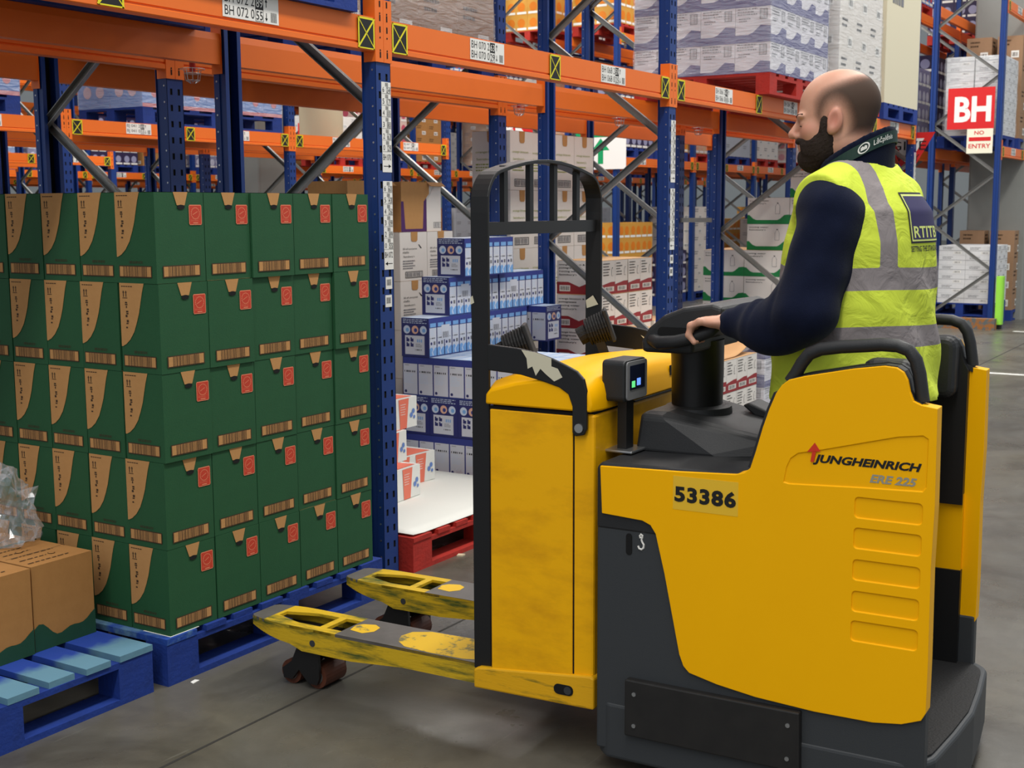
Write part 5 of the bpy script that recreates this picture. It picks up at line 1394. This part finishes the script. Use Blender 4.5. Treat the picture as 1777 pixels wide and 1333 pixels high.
def grid(xs, ys, zs): return np.meshgrid(np.asarray(xs, np.float32), np.asarray(ys, np.float32), np.asarray(zs, np.float32), indexing='ij')
def axis(lo, hi, h): return np.arange(lo, hi+h, h)
def nets_mesh(name, func, xs, ys, zs, mats, attrs=None):
    F = func(*grid(xs, ys, zs)); v, q = surface_nets(F, np.asarray(xs), np.asarray(ys), np.asarray(zs))
    return raw_mesh(name, v, q, mats, attrs)
def raw_mesh(name, v, q, mats, attrs=None):
    me = bpy.data.meshes.new(name); me.from_pydata([tuple(p) for p in v], [], [tuple(int(i) for i in f) for f in q])
    for m in mats: me.materials.append(m)
    me.polygons.foreach_set('use_smooth', [True]*len(me.polygons))
    if attrs:
        for nm, fn in attrs.items():
            a = me.attributes.new(nm, 'FLOAT', 'POINT'); a.data.foreach_set('value', np.asarray(fn(v), np.float32))
    me.update(); return me

# --- head, in head coordinates (x right, y forward, z up, origin between the ears)
HYAW, HPIT = math.radians(15), math.radians(-7); HO = np.array([0.0, 0.388, 1.800])
def head_coords(X, Y, Z):
    x, y, z = X-HO[0], Y-HO[1], Z-HO[2]; c, s = math.cos(HYAW), math.sin(HYAW)
    x, y = x*c+y*s, -x*s+y*c
    c, s = math.cos(HPIT), math.sin(HPIT); y, z = y*c+z*s, -y*s+z*c
    return x, y, z
def head_field(X, Y, Z):
    x, y, z = head_coords(X, Y, Z); ax = np.abs(x)
    f = ellipsoid(x, y, z, (0, -0.020, 0.044), (0.078, 0.106, 0.092))
    f = smin(f, ellipsoid(x, y, z, (0, 0.036, -0.030), (0.063, 0.058, 0.085)), 0.03)
    f = smin(f, ellipsoid(x, y, z, (0, 0.058, -0.082), (0.042, 0.036, 0.034)), 0.03)
    f = smin(f, ellipsoid(ax, y, z, (0.045, 0.01, -0.065), (0.022, 0.04, 0.03)), 0.03)
    f = smin(f, ellipsoid(ax, y, z, (0.024, 0.082, 0.024), (0.026, 0.012, 0.008)), 0.014)
    f = smin(f, ellipsoid(ax, y, z, (0.040, 0.060, -0.020), (0.022, 0.022, 0.022)), 0.02)
    f = smax(f, -ellipsoid(ax, y, z, (0.031, 0.100, 0.004), (0.016, 0.014, 0.011)), 0.010)
    f = smin(f, ellipsoid(ax, y, z, (0.031, 0.0755, 0.003), (0.0145, 0.0130, 0.0125)), 0.004)
    f = smin(f, cone(x, y, z, (0, 0.086, 0.016), (0, 0.110, -0.016), 0.008, 0.011), 0.010)
    f = smin(f, ellipsoid(x, y, z, (0, 0.111, -0.021), (0.011, 0.012, 0.010)), 0.008)
    f = smin(f, ellipsoid(ax, y, z, (0.013, 0.098, -0.027), (0.008, 0.010, 0.008)), 0.006)
    f = smin(f, ellipsoid(x, y, z, (0, 0.093, -0.053), (0.020, 0.009, 0.006)), 0.008); f = smin(f, ellipsoid(x, y, z, (0, 0.090, -0.064), (0.019, 0.009, 0.006)), 0.008)
    # ears, tipped back
    c, s = math.cos(0.25), math.sin(0.25); ey, ez = (y+0.004)*c+(z+0.002)*s, -(y+0.004)*s+(z+0.002)*c
    e = ellipsoid(ax, ey, ez, (0.081, 0, 0), (0.009, 0.020, 0.033)); e = smin(e, ellipsoid(ax, ey, ez, (0.077, 0.006, -0.026), (0.008, 0.010, 0.012)), 0.008)
    e = smax(e, -ellipsoid(ax, ey, ez, (0.091, 0.004, 0.001), (0.007, 0.011, 0.020)), 0.006)
    f = smin(f, e, 0.007)
    f = smin(f, cone(x, y, z, (0, -0.030, -0.03), (0, -0.050, -0.17), 0.060, 0.066), 0.035)
    return f
def beard_field(X, Y, Z):
    x, y, z = head_coords(X, Y, Z); ax = np.abs(x)
    b = ellipsoid(x, y, z, (0, 0.056, -0.092), (0.052, 0.050, 0.046))
    b = smin(b, ellipsoid(ax, y, z, (0.048, 0.030, -0.062), (0.027, 0.044, 0.046)), 0.02)
    b = smin(b, ellipsoid(ax, y, z, (0.064, 0.022, -0.022), (0.014, 0.016, 0.040)), 0.015)
    b = smin(b, ellipsoid(ax, y, z, (0.012, 0.092, -0.041), (0.022, 0.014, 0.0085)), 0.008)
    b = smin(b, ellipsoid(ax, y, z, (0.036, 0.068, -0.060), (0.018, 0.026, 0.030)), 0.012)
    n = 0.0016*np.sin(x*520+np.sin(z*300)*2)*np.sin(z*430+y*300)
    g = smax(b, head_field(X, Y, Z)-0.013, 0.006)
    return g+n
def hair_region(x, y, z):
    """negative inside the cropped hair"""
    bald = ellipsoid(x, y, z, (0, 0.036, 0.142), (0.082, 0.132, 0.068))
    front = y-(0.056+0.45*np.minimum(z-0.02, 0))
    low = -(z+0.055+0.35*np.maximum(y+0.03, 0))
    ear = 0.025-np.sqrt(((y+0.006)/1.0)**2+((z+0.006)/1.5)**2)
    r = smax(smax(-bald, front, 0.05), low, 0.03)
    return np.maximum(r, np.where(np.abs(x) > 0.05, ear, -1))
def hair_field(X, Y, Z):
    x, y, z = head_coords(X, Y, Z); return np.maximum(head_field(X, Y, Z)-0.0022, hair_region(x, y, z))

# --- torso profile tables: z, half width, half depth, centre u
TZ = np.array([0.86, 0.95, 1.05, 1.20, 1.35, 1.48, 1.56, 1.62, 1.66, 1.70])
TAW = np.array([0.160, 0.185, 0.200, 0.205, 0.208, 0.208, 0.188, 0.130, 0.080, 0.055])
TB = np.array([0.135, 0.160, 0.180, 0.182, 0.170, 0.155, 0.140, 0.108, 0.082, 0.055])
TC = np.array([0.285, 0.292, 0.308, 0.314, 0.310, 0.305, 0.303, 0.306, 0.312, 0.318])
PHI = math.radians(-13); PIV = np.array([0.0, 0.305])
def turned(X, Y):
    """trunk coordinates: the trunk is turned against the hips' line of travel"""
    x, y = X-PIV[0], Y-PIV[1]; c, s = math.cos(-PHI), math.sin(-PHI); return x*c-y*s+PIV[0], x*s+y*c+PIV[1]
def torso(X, Y, Z, grow=0.0):
    a = np.interp(Z, TZ, TAW)+grow; b = np.interp(Z, TZ, TB)+grow; c = np.interp(Z, TZ, TC)
    p = 2.5; q = ((np.abs(X)/a)**p+(np.abs(Y-c)/b)**p)**(1/p)
    d = (q-1)*np.minimum(a, b)
    d = np.maximum(d, np.maximum(TZ[0]-Z, Z-(1.695+grow)))
    s = cone(np.abs(X), Y, Z, (0.06, 0.308, 1.635), (0.190, 0.308, 1.585), 0.052+grow, 0.062+grow)
    return smin(d, s, 0.05)
SHL, ELL, WRL = (-0.206, 0.330, 1.545), (-0.280, 0.368, 1.302), (-0.216, 0.590, 1.262)
SHR, ELR, WRR = (0.204, 0.262, 1.552), (0.285, 0.335, 1.300), (0.205, 0.600, 1.262)
def arms(X, Y, Z, grow=0.0):
    def fold(s, e, amp, n, ph):
        s, e = np.array(s), np.array(e); d = e-s; t = ((X-s[0])*d[0]+(Y-s[1])*d[1]+(Z-s[2])*d[2])/(d@d)
        return amp*np.sin(t*n+ph+9*X)*np.clip(t*3, 0, 1)*np.clip((1.15-t)*3, 0, 1)
    wr = 0.0036*np.sin(34*Z+22*Y+14*X)*np.sin(17*Y-25*Z+1.0)+0.0016*np.sin(70*Y+40*Z)
    e_, w_ = np.array(ELL), np.array(WRL); d_ = w_-e_; tt = ((X-e_[0])*d_[0]+(Y-e_[1])*d_[1]+(Z-e_[2])*d_[2])/(d_@d_)+0.9*(Z-1.26)
    crease = 0.007*np.exp(-((tt-0.60)/0.035)**2)-0.005*np.exp(-((tt-0.70)/0.05)**2)+0.005*np.exp(-((tt-0.28)/0.03)**2)
    l1 = cone(X, Y, Z, SHL, ELL, 0.084+grow, 0.074+grow)+fold(SHL, ELL, 0.0016, 13, 0.5)+wr
    l2 = cone(X, Y, Z, ELL, (WRL[0]+0.004, WRL[1]-0.05, WRL[2]), 0.072+grow, 0.052+grow)+fold(ELL, WRL, 0.002, 21, 1.0)+wr+crease
    cu = cone(X, Y, Z, (WRL[0]+0.004, WRL[1]-0.06, WRL[2]), (WRL[0], WRL[1]-0.005, WRL[2]), 0.056+grow, 0.040+grow)
    sag = ellipsoid(X, Y, Z, (-0.262, 0.455, 1.245), (0.060+grow, 0.090, 0.062+grow))
    f = smin(smin(smin(l1, l2, 0.05), cu, 0.015), sag, 0.04)
    r1 = cone(X, Y, Z, SHR, ELR, 0.074+grow, 0.064+grow); r2 = cone(X, Y, Z, ELR, (WRR[0], WRR[1]-0.01, WRR[2]), 0.066+grow, 0.044+grow)
    return np.minimum(f, smin(r1, r2, 0.05))
def fleece_field(X, Y, Z):
    t = np.maximum(torso(*turned(X, Y), Z, 0.004), 0.98-Z); f = smin(t, arms(X, Y, Z), 0.035)
    # standing collar
    c = np.sqrt(((X)/0.088)**2+((Y-0.322)/0.090)**2)
    ztop = 1.776-0.55*(Y-0.245); col = np.maximum((np.abs(c-1)-0.10)*0.088, np.maximum(1.60-Z, Z-ztop))
    return smin(f, col, 0.012)
def vest_core(X, Y, Z):
    g = 0.019+0.012*np.clip((1.25-Z)/0.2, 0, 1)
    f = torso(X, Y, Z, g)
    fo = 0.0045*np.sin(26*Z+7*Y+5*np.sin(9*X))*np.clip((1.50-Z)*5, 0, 1)+0.004*np.sin(48*Y+30*Z)*np.clip((1.30-Z)*6, 0, 1)
    return f+fo
def vest_field(X, Y, Z):
    f = vest_core(X, Y, Z)
    aX = np.abs(X)
    hole = ellipsoid(aX, Y, Z, (0.285, 0.318, 1.470), (0.115, 0.092, 0.150))
    f = smax(f, -hole, 0.008)
    cap = np.maximum(aX-0.262, 0); f = np.maximum(f, aX-0.232)
    neck = ellipsoid(X, Y, Z, (0, 0.338, 1.712), (0.116, 0.122, 0.088)); f = smax(f, -neck, 0.008)
    hem = 1.062-0.03*np.sin(np.clip((Y-0.1)/0.4, 0, 1)*3.1)-0.012*np.sin(30*Y)
    return np.maximum(f, hem-Z)
def legs_field(X, Y, Z):
    f = np.maximum(torso(*turned(X, Y), Z, 0.008), Z-1.04)
    for s in (-1, 1):
        l = chain(X, Y, Z, [(s*0.09, 0.28, 0.93), (s*0.105, 0.30, 0.60), (s*0.11, 0.275, 0.30)], [0.105, 0.080, 0.062], 0.05)+0.003*np.sin(60*Z)
        f = smin(f, l, 0.04)
    return np.maximum(f, 0.27-Z)
def shoe_field(X, Y, Z):
    f = None
    for s in (-1, 1):
        g = chain(X, Y, Z, [(s*0.11, 0.255, 0.262), (s*0.115, 0.33, 0.255), (s*0.12, 0.40, 0.248)], [0.046, 0.044, 0.034], 0.03)
        g = smin(g, cone(X, Y, Z, (s*0.11, 0.265, 0.26), (s*0.11, 0.27, 0.31), 0.044, 0.05), 0.02); g = np.maximum(g, 0.2165-Z)
        f = g if f is None else np.minimum(f, g)
    return f
def hand_field(side):
    def fn(X, Y, Z):
        x = X*side
        f = cone(x, Y, Z, (-0.214, 0.545, 1.262), (-0.214, 0.600, 1.262), 0.030, 0.025)
        palm = ellipsoid(x, Y, Z, (-0.214, 0.635, 1.262), (0.040, 0.040, 0.017)); f = smin(f, palm, 0.02)
        for k, (dx, ln) in enumerate(((-0.033, 0.86), (-0.011, 1.0), (0.011, 1.04), (0.032, 0.95))):
            bx = -0.214+dx
            pts = [(bx*0.5+0.5*(-0.214), 0.640, 1.262), (bx-0.001, 0.668, 1.264), (bx-0.002, 0.668+0.030*ln, 1.252), (bx-0.001, 0.672+0.032*ln, 1.226), (bx, 0.668+0.018*ln, 1.207)]
            f = smin(f, chain(x, Y, Z, pts, [0.011, 0.0098, 0.0092, 0.0084, 0.0076], 0.006), 0.007)
        th = [(-0.190, 0.618, 1.258), (-0.172, 0.645, 1.246), (-0.168, 0.672, 1.232), (-0.176, 0.690, 1.220)]
        return smin(f, chain(x, Y, Z, th, [0.014, 0.0115, 0.0105, 0.0088], 0.008), 0.010)
    return fn

def skin_material():
    m = bpy.data.materials.new('skin'); m.use_nodes = True; nt = m.node_tree; b = nt.nodes['Principled BSDF']; L = nt.links.new
    tc = nt.nodes.new('ShaderNodeTexCoord')
    n = nt.nodes.new('ShaderNodeTexNoise'); n.inputs['Scale'].default_value = 22; n.inputs['Detail'].default_value = 5; L(tc.outputs['Object'], n.inputs['Vector'])
    at = nt.nodes.new('ShaderNodeAttribute'); at.attribute_name = 'rosy'
    m1 = nt.nodes.new('ShaderNodeMix'); m1.data_type = 'RGBA'; m1.inputs['A'].default_value = (*lin((214, 164, 138)), 1); m1.inputs['B'].default_value = (*lin((196, 140, 116)), 1); L(n.outputs['Fac'], m1.inputs['Factor'])
    m2 = nt.nodes.new('ShaderNodeMix'); m2.data_type = 'RGBA'; L(at.outputs['Fac'], m2.inputs['Factor']); L(m1.outputs['Result'], m2.inputs['A']); m2.inputs['B'].default_value = (*lin((200, 112, 96)), 1)
    L(m2.outputs['Result'], b.inputs['Base Color']); b.inputs['Roughness'].default_value = 0.5
    b.inputs['Subsurface Weight'].default_value = 0.12; b.inputs['Subsurface Radius'].default_value = (0.01, 0.004, 0.002); b.inputs['Subsurface Scale'].default_value = 0.5
    return m
M_SKIN = skin_material()
def hair_material():
    m = bpy.data.materials.new('cropped_hair'); m.use_nodes = True; nt = m.node_tree; b = nt.nodes['Principled BSDF']; L = nt.links.new
    tc = nt.nodes.new('ShaderNodeTexCoord'); n = nt.nodes.new('ShaderNodeTexNoise'); n.inputs['Scale'].default_value = 900; n.inputs['Detail'].default_value = 2
    L(tc.outputs['Object'], n.inputs['Vector']); at = nt.nodes.new('ShaderNodeAttribute'); at.attribute_name = 'hair_cover'
    ad = nt.nodes.new('ShaderNodeMath'); ad.operation = 'MULTIPLY_ADD'; ad.inputs[1].default_value = 0.55; L(n.outputs['Fac'], ad.inputs[0]); L(at.outputs['Fac'], ad.inputs[2])
    mr = nt.nodes.new('ShaderNodeMapRange'); mr.inputs[1].default_value = 0.35; mr.inputs[2].default_value = 1.05; mr.inputs[4].default_value = 0.93; L(ad.outputs[0], mr.inputs[0]); L(mr.outputs[0], b.inputs['Alpha'])
    b.inputs['Base Color'].default_value = (*lin((74, 55, 43)), 1); b.inputs['Roughness'].default_value = 0.8
    return m
M_HAIR = hair_material()
M_BEARD = mat('beard_hair', (44, 30, 22), 0.85, var=0.5, scale=120, rgb2=(26, 18, 14), bump=0.5, bscale=500)
M_FLEECE = mat('navy_fleece', (17, 23, 44), 0.95, var=0.3, scale=40, bump=0.25, bscale=500, spec=0.1)
MATS['navy_fleece'].node_tree.nodes['Principled BSDF'].inputs['Sheen Weight'].default_value = 0.06
M_TROUS = mat('navy_trousers', (20, 24, 38), 0.9, spec=0.1)
def vest_material():
    m = bpy.data.materials.new('hi_vis_vest'); m.use_nodes = True; nt = m.node_tree; b = nt.nodes['Principled BSDF']; L = nt.links.new
    at = nt.nodes.new('ShaderNodeAttribute'); at.attribute_name = 'stripe'
    gt = nt.nodes.new('ShaderNodeMath'); gt.operation = 'GREATER_THAN'; gt.inputs[1].default_value = 0.0; L(at.outputs['Fac'], gt.inputs[0])
    mx = nt.nodes.new('ShaderNodeMix'); mx.data_type = 'RGBA'; mx.inputs['A'].default_value = (*lin((208, 224, 70)), 1); mx.inputs['B'].default_value = (*lin((140, 132, 132)), 1)
    L(gt.outputs[0], mx.inputs['Factor']); L(mx.outputs['Result'], b.inputs['Base Color']); b.inputs['Roughness'].default_value = 0.75; b.inputs['Specular IOR Level'].default_value = 0.25
    tc = nt.nodes.new('ShaderNodeTexCoord'); n = nt.nodes.new('ShaderNodeTexNoise'); n.inputs['Scale'].default_value = 14; n.inputs['Detail'].default_value = 4; n.inputs['Distortion'].default_value = 1.0
    L(tc.outputs['Object'], n.inputs['Vector']); bp = nt.nodes.new('ShaderNodeBump'); bp.inputs['Strength'].default_value = 0.5; bp.inputs['Distance'].default_value = 0.02; L(n.outputs['Fac'], bp.inputs['Height']); L(bp.outputs[0], b.inputs['Normal'])
    return m
M_VEST = vest_material()
def stripe_attr(v):
    x, y, z = v.T; sag = 0.010*np.sin(6*x+9*y)
    b1 = 0.029-np.abs(z+sag-1.392); b2 = 0.028-np.abs(z+sag*1.2-1.243)
    st = np.minimum(0.025-np.abs(np.abs(x)-np.interp(z, [1.4, 1.58, 1.66], [0.135, 0.135, 0.105])), z-1.40)
    return np.maximum(np.maximum(b1, b2), st)
def rosy_attr(v):
    x, y, z = head_coords(*v.T); ax = np.abs(x)
    ear = np.exp(-(((ax-0.086)/0.012)**2+((y+0.004)/0.026)**2+(z/0.036)**2)); ch = np.exp(-(((ax-0.05)/0.02)**2+((y-0.06)/0.03)**2+((z+0.015)/0.02)**2)); no = np.exp(-((x/0.015)**2+((y-0.11)/0.015)**2+((z+0.02)/0.015)**2))
    return np.clip(0.6*ear+0.45*ch+0.4*no, 0, 1)
# body: head, neck, trunk and hands in one mesh
def body_field(X, Y, Z):
    core = np.maximum(torso(*turned(X, Y), Z, -0.02), 0.90-Z)
    return smin(head_field(X, Y, Z), core, 0.03)
bx = np.concatenate([axis(-0.26, -0.112, 0.012), axis(-0.104, 0.104, 0.0032), axis(0.112, 0.26, 0.012)])
by = np.concatenate([axis(0.08, 0.235, 0.010), axis(0.242, 0.525, 0.0032)]); bz = np.concatenate([axis(0.86, 1.58, 0.014), axis(1.59, 1.95, 0.0032)])
vB, qB = surface_nets(body_field(*grid(bx, by, bz)), bx, by, bz)
parts = [(vB, qB)]
for sd in (1, -1):
    hx = axis(-0.275, -0.145, 0.0026) if sd == 1 else axis(0.145, 0.275, 0.0026)
    parts.append(surface_nets(hand_field(sd)(*grid(hx, axis(0.50, 0.715, 0.0026), axis(1.185, 1.30, 0.0026))), hx, axis(0.50, 0.715, 0.0026), axis(1.185, 1.30, 0.0026)))
V = []; Q = []; o_ = 0
for v_, q_ in parts: V.append(v_); Q.append(q_+o_); o_ += len(v_)
V = np.concatenate(V); Q = np.concatenate(Q)
PLOC = TO+TL*0.42
person = put('person', raw_mesh('person', V, Q, [M_SKIN], {'rosy': rosy_attr}), None, loc=PLOC, rotz=TA)
tag(person, 'bearded man in a yellow hi-vis vest and navy fleece driving the pallet truck', 'person')
h = 0.0030
put('hair', nets_mesh('hair', hair_field, axis(-0.10, 0.10, h), axis(0.24, 0.48, h), axis(1.70, 1.95, h), [M_HAIR], {'hair_cover': lambda v: np.clip(-hair_region(*head_coords(*v.T))/0.045, 0, 1)}), person)
put('beard', nets_mesh('beard', beard_field, axis(-0.12, 0.10, h), axis(0.33, 0.53, h), axis(1.64, 1.84, h), [M_BEARD]), person)
h = 0.0075
put('fleece_jacket', nets_mesh('fleece_jacket', fleece_field, axis(-0.38, 0.38, h), axis(0.08, 0.68, h), axis(0.96, 1.80, h), [M_FLEECE]), person)
h = 0.0065
put('hi_vis_vest', nets_mesh('hi_vis_vest', vest_field, axis(-0.27, 0.27, h), axis(0.06, 0.56, h), axis(1.0, 1.74, h), [M_VEST], {'stripe': stripe_attr}), person)
h = 0.012
put('trousers', nets_mesh('trousers', legs_field, axis(-0.24, 0.24, h), axis(0.08, 0.52, h), axis(0.25, 1.06, h), [M_TROUS]), person)
h = 0.007
put('shoes', nets_mesh('shoes', shoe_field, axis(-0.18, 0.18, h), axis(0.19, 0.45, h), axis(0.205, 0.37, h), [M_TBS]), person)
# eyebrows
mb = MB()
def from_head(x, y, z):
    c, s = math.cos(HPIT), math.sin(HPIT); y, z = y*c-z*s, y*s+z*c
    c, s = math.cos(HYAW), math.sin(HYAW); x, y = x*c-y*s, x*s+y*c
    return (x+HO[0], y+HO[1], z+HO[2])
for s in (-1, 1): mb.tube([from_head(s*(0.014+0.009*k), 0.0955-0.0007*k*k-0.0030*k*0.5, 0.025+0.0015*k-0.0012*max(0, k-2)) for k in range(5)], [0.002, 0.0032, 0.0034, 0.003, 0.0015], 6)
mb.build('eyebrows', M_BEARD, person)
mb = MB()
for s in (-1, 1): mb.tube([from_head(s*(0.020+0.0055*k), 0.0885-0.0011*(k-2)**2, -0.0015-0.0004*(k-2)**2) for k in range(5)], 0.0012, 5)
mb.build('eyelashes', M_BEARD, person)
# lanyard round the collar with lettering
M_LAN = mat('lanyard_green', (22, 52, 44), 0.6)
def collar_pt(a, z_off, r):
    """a: angle, 0 = straight back, positive towards his left"""
    x = -math.sin(a)*0.088*r; y = 0.322-math.cos(a)*0.090*r
    return x, y, (1.776-0.55*(y-0.245))+z_off
mb = MB(); rings = []
for k in range(49):
    a = math.radians(-165+330*k/48)
    rings.append([collar_pt(a, -0.050, 1.13), collar_pt(a, -0.018, 1.11), collar_pt(a, -0.018, 1.14), collar_pt(a, -0.050, 1.16)])
mb.loft(rings).build('lanyard', M_LAN, person, fix=True); lan = person.children[-1]
def lan_text(s, a0, da, zlo, h_):
    me, w, hh = text_mesh(s, 0.01, 0.0); mb_ = MB()
    vs = [collar_pt(a0-da*(v.co.x/w), zlo+h_*v.co.y/hh, 1.175) for v in me.vertices]
    mb_.add(vs, [tuple(p.vertices) for p in me.polygons]); return mb_
lan_text('Lāčplēsis', math.radians(52), math.radians(34), -0.044, 0.019).build('lanyard_lettering', M_WHITE, lan)
mb = MB(); n = 20
ringo = [collar_pt(math.radians(66+8.5*math.cos(k*2*math.pi/n)), -0.034+0.0135*math.sin(k*2*math.pi/n), 1.172) for k in range(n)]; ringi = [collar_pt(math.radians(66+6.5*math.cos(k*2*math.pi/n)), -0.034+0.0105*math.sin(k*2*math.pi/n), 1.172) for k in range(n)]
mb.add(ringo+ringi, [(k, (k+1) % n, (k+1) % n+n, k+n) for k in range(n)])
mb.add([collar_pt(math.radians(66+d), -0.034+z_, 1.174) for d, z_ in ((4.5, -0.005), (-4.5, -0.005), (-4.5, 0.003), (-1.5, 0.006), (0, 0.002), (1.5, 0.006), (4.5, 0.003))], [tuple(range(7))])
mb.build('lanyard_emblem', M_WHITE, lan)
# badge and lettering printed on the back of the vest
def back_y(x, z, off):
    lo, hi = np.full_like(x, -0.05), np.full_like(x, 0.28)
    for _ in range(30):
        m_ = (lo+hi)/2; s_ = vest_core(x, m_, z) < 0; hi = np.where(s_, m_, hi); lo = np.where(s_, lo, m_)
    return hi-off
def on_back(mb, off):
    v = np.array(mb.v); v[:, 1] = back_y(v[:, 0], v[:, 2], off); mb.v = [tuple(p) for p in v]; return mb
def back_grid(x0, z0, x1, z1, n=16):
    m_ = MB(); vs = [(x0+(x1-x0)*i/n, 0, z0+(z1-z0)*j/n) for j in range(n+1) for i in range(n+1)]
    return m_.add(vs, [(j*(n+1)+i, j*(n+1)+i+1, (j+1)*(n+1)+i+1, (j+1)*(n+1)+i) for j in range(n) for i in range(n)])
M_BADGE = mat('badge_navy', (44, 38, 84), 0.6); M_BADGEY = mat('badge_yellow', (214, 224, 130), 0.7); M_INK = mat('badge_ink', (30, 30, 44), 0.7)
BX0, BX1, BZ0, BZ1 = -0.056, 0.124, 1.476, 1.608
vest = [c for c in person.children if c.name.startswith('hi_vis_vest')][0]
vest.rotation_euler = (0, 0, PHI); vest.location = (PIV[0]-(PIV[0]*math.cos(PHI)-PIV[1]*math.sin(PHI)), PIV[1]-(PIV[0]*math.sin(PHI)+PIV[1]*math.cos(PHI)), 0)
on_back(back_grid(BX0, BZ0, BX1, BZ1), 0.0016).build('badge_border', M_INK, vest, smooth=True)
on_back(back_grid(BX0+0.005, BZ0+0.005, BX1-0.005, BZ1-0.005), 0.0022).build('badge_edge', M_BADGEY, vest, smooth=True)
on_back(back_grid(BX0+0.010, BZ0+0.010, BX1-0.010, BZ1-0.010), 0.0028).build('badge_field', M_BADGE, vest, smooth=True)
def back_text(name, s, x0, z0, w, h_, m_, off, bold):
    mb_ = MB(); add_text(mb_, s, (x0, 0, z0), (1, 0, 0), (0, 0, 1), width=w, height=h_, bold=bold, lift=0)
    on_back(mb_, off).build(name, m_, vest)
back_text('badge_lettering', 'RTITB', BX0+0.016, BZ0+0.014, 0.148, 0.030, M_BADGEY, 0.0036, 0.02)
back_text('slogan_lettering', 'SETTING THE STANDARD', BX0-0.002, BZ0-0.022, 0.175, 0.015, M_INK, 0.0016, 0.02)
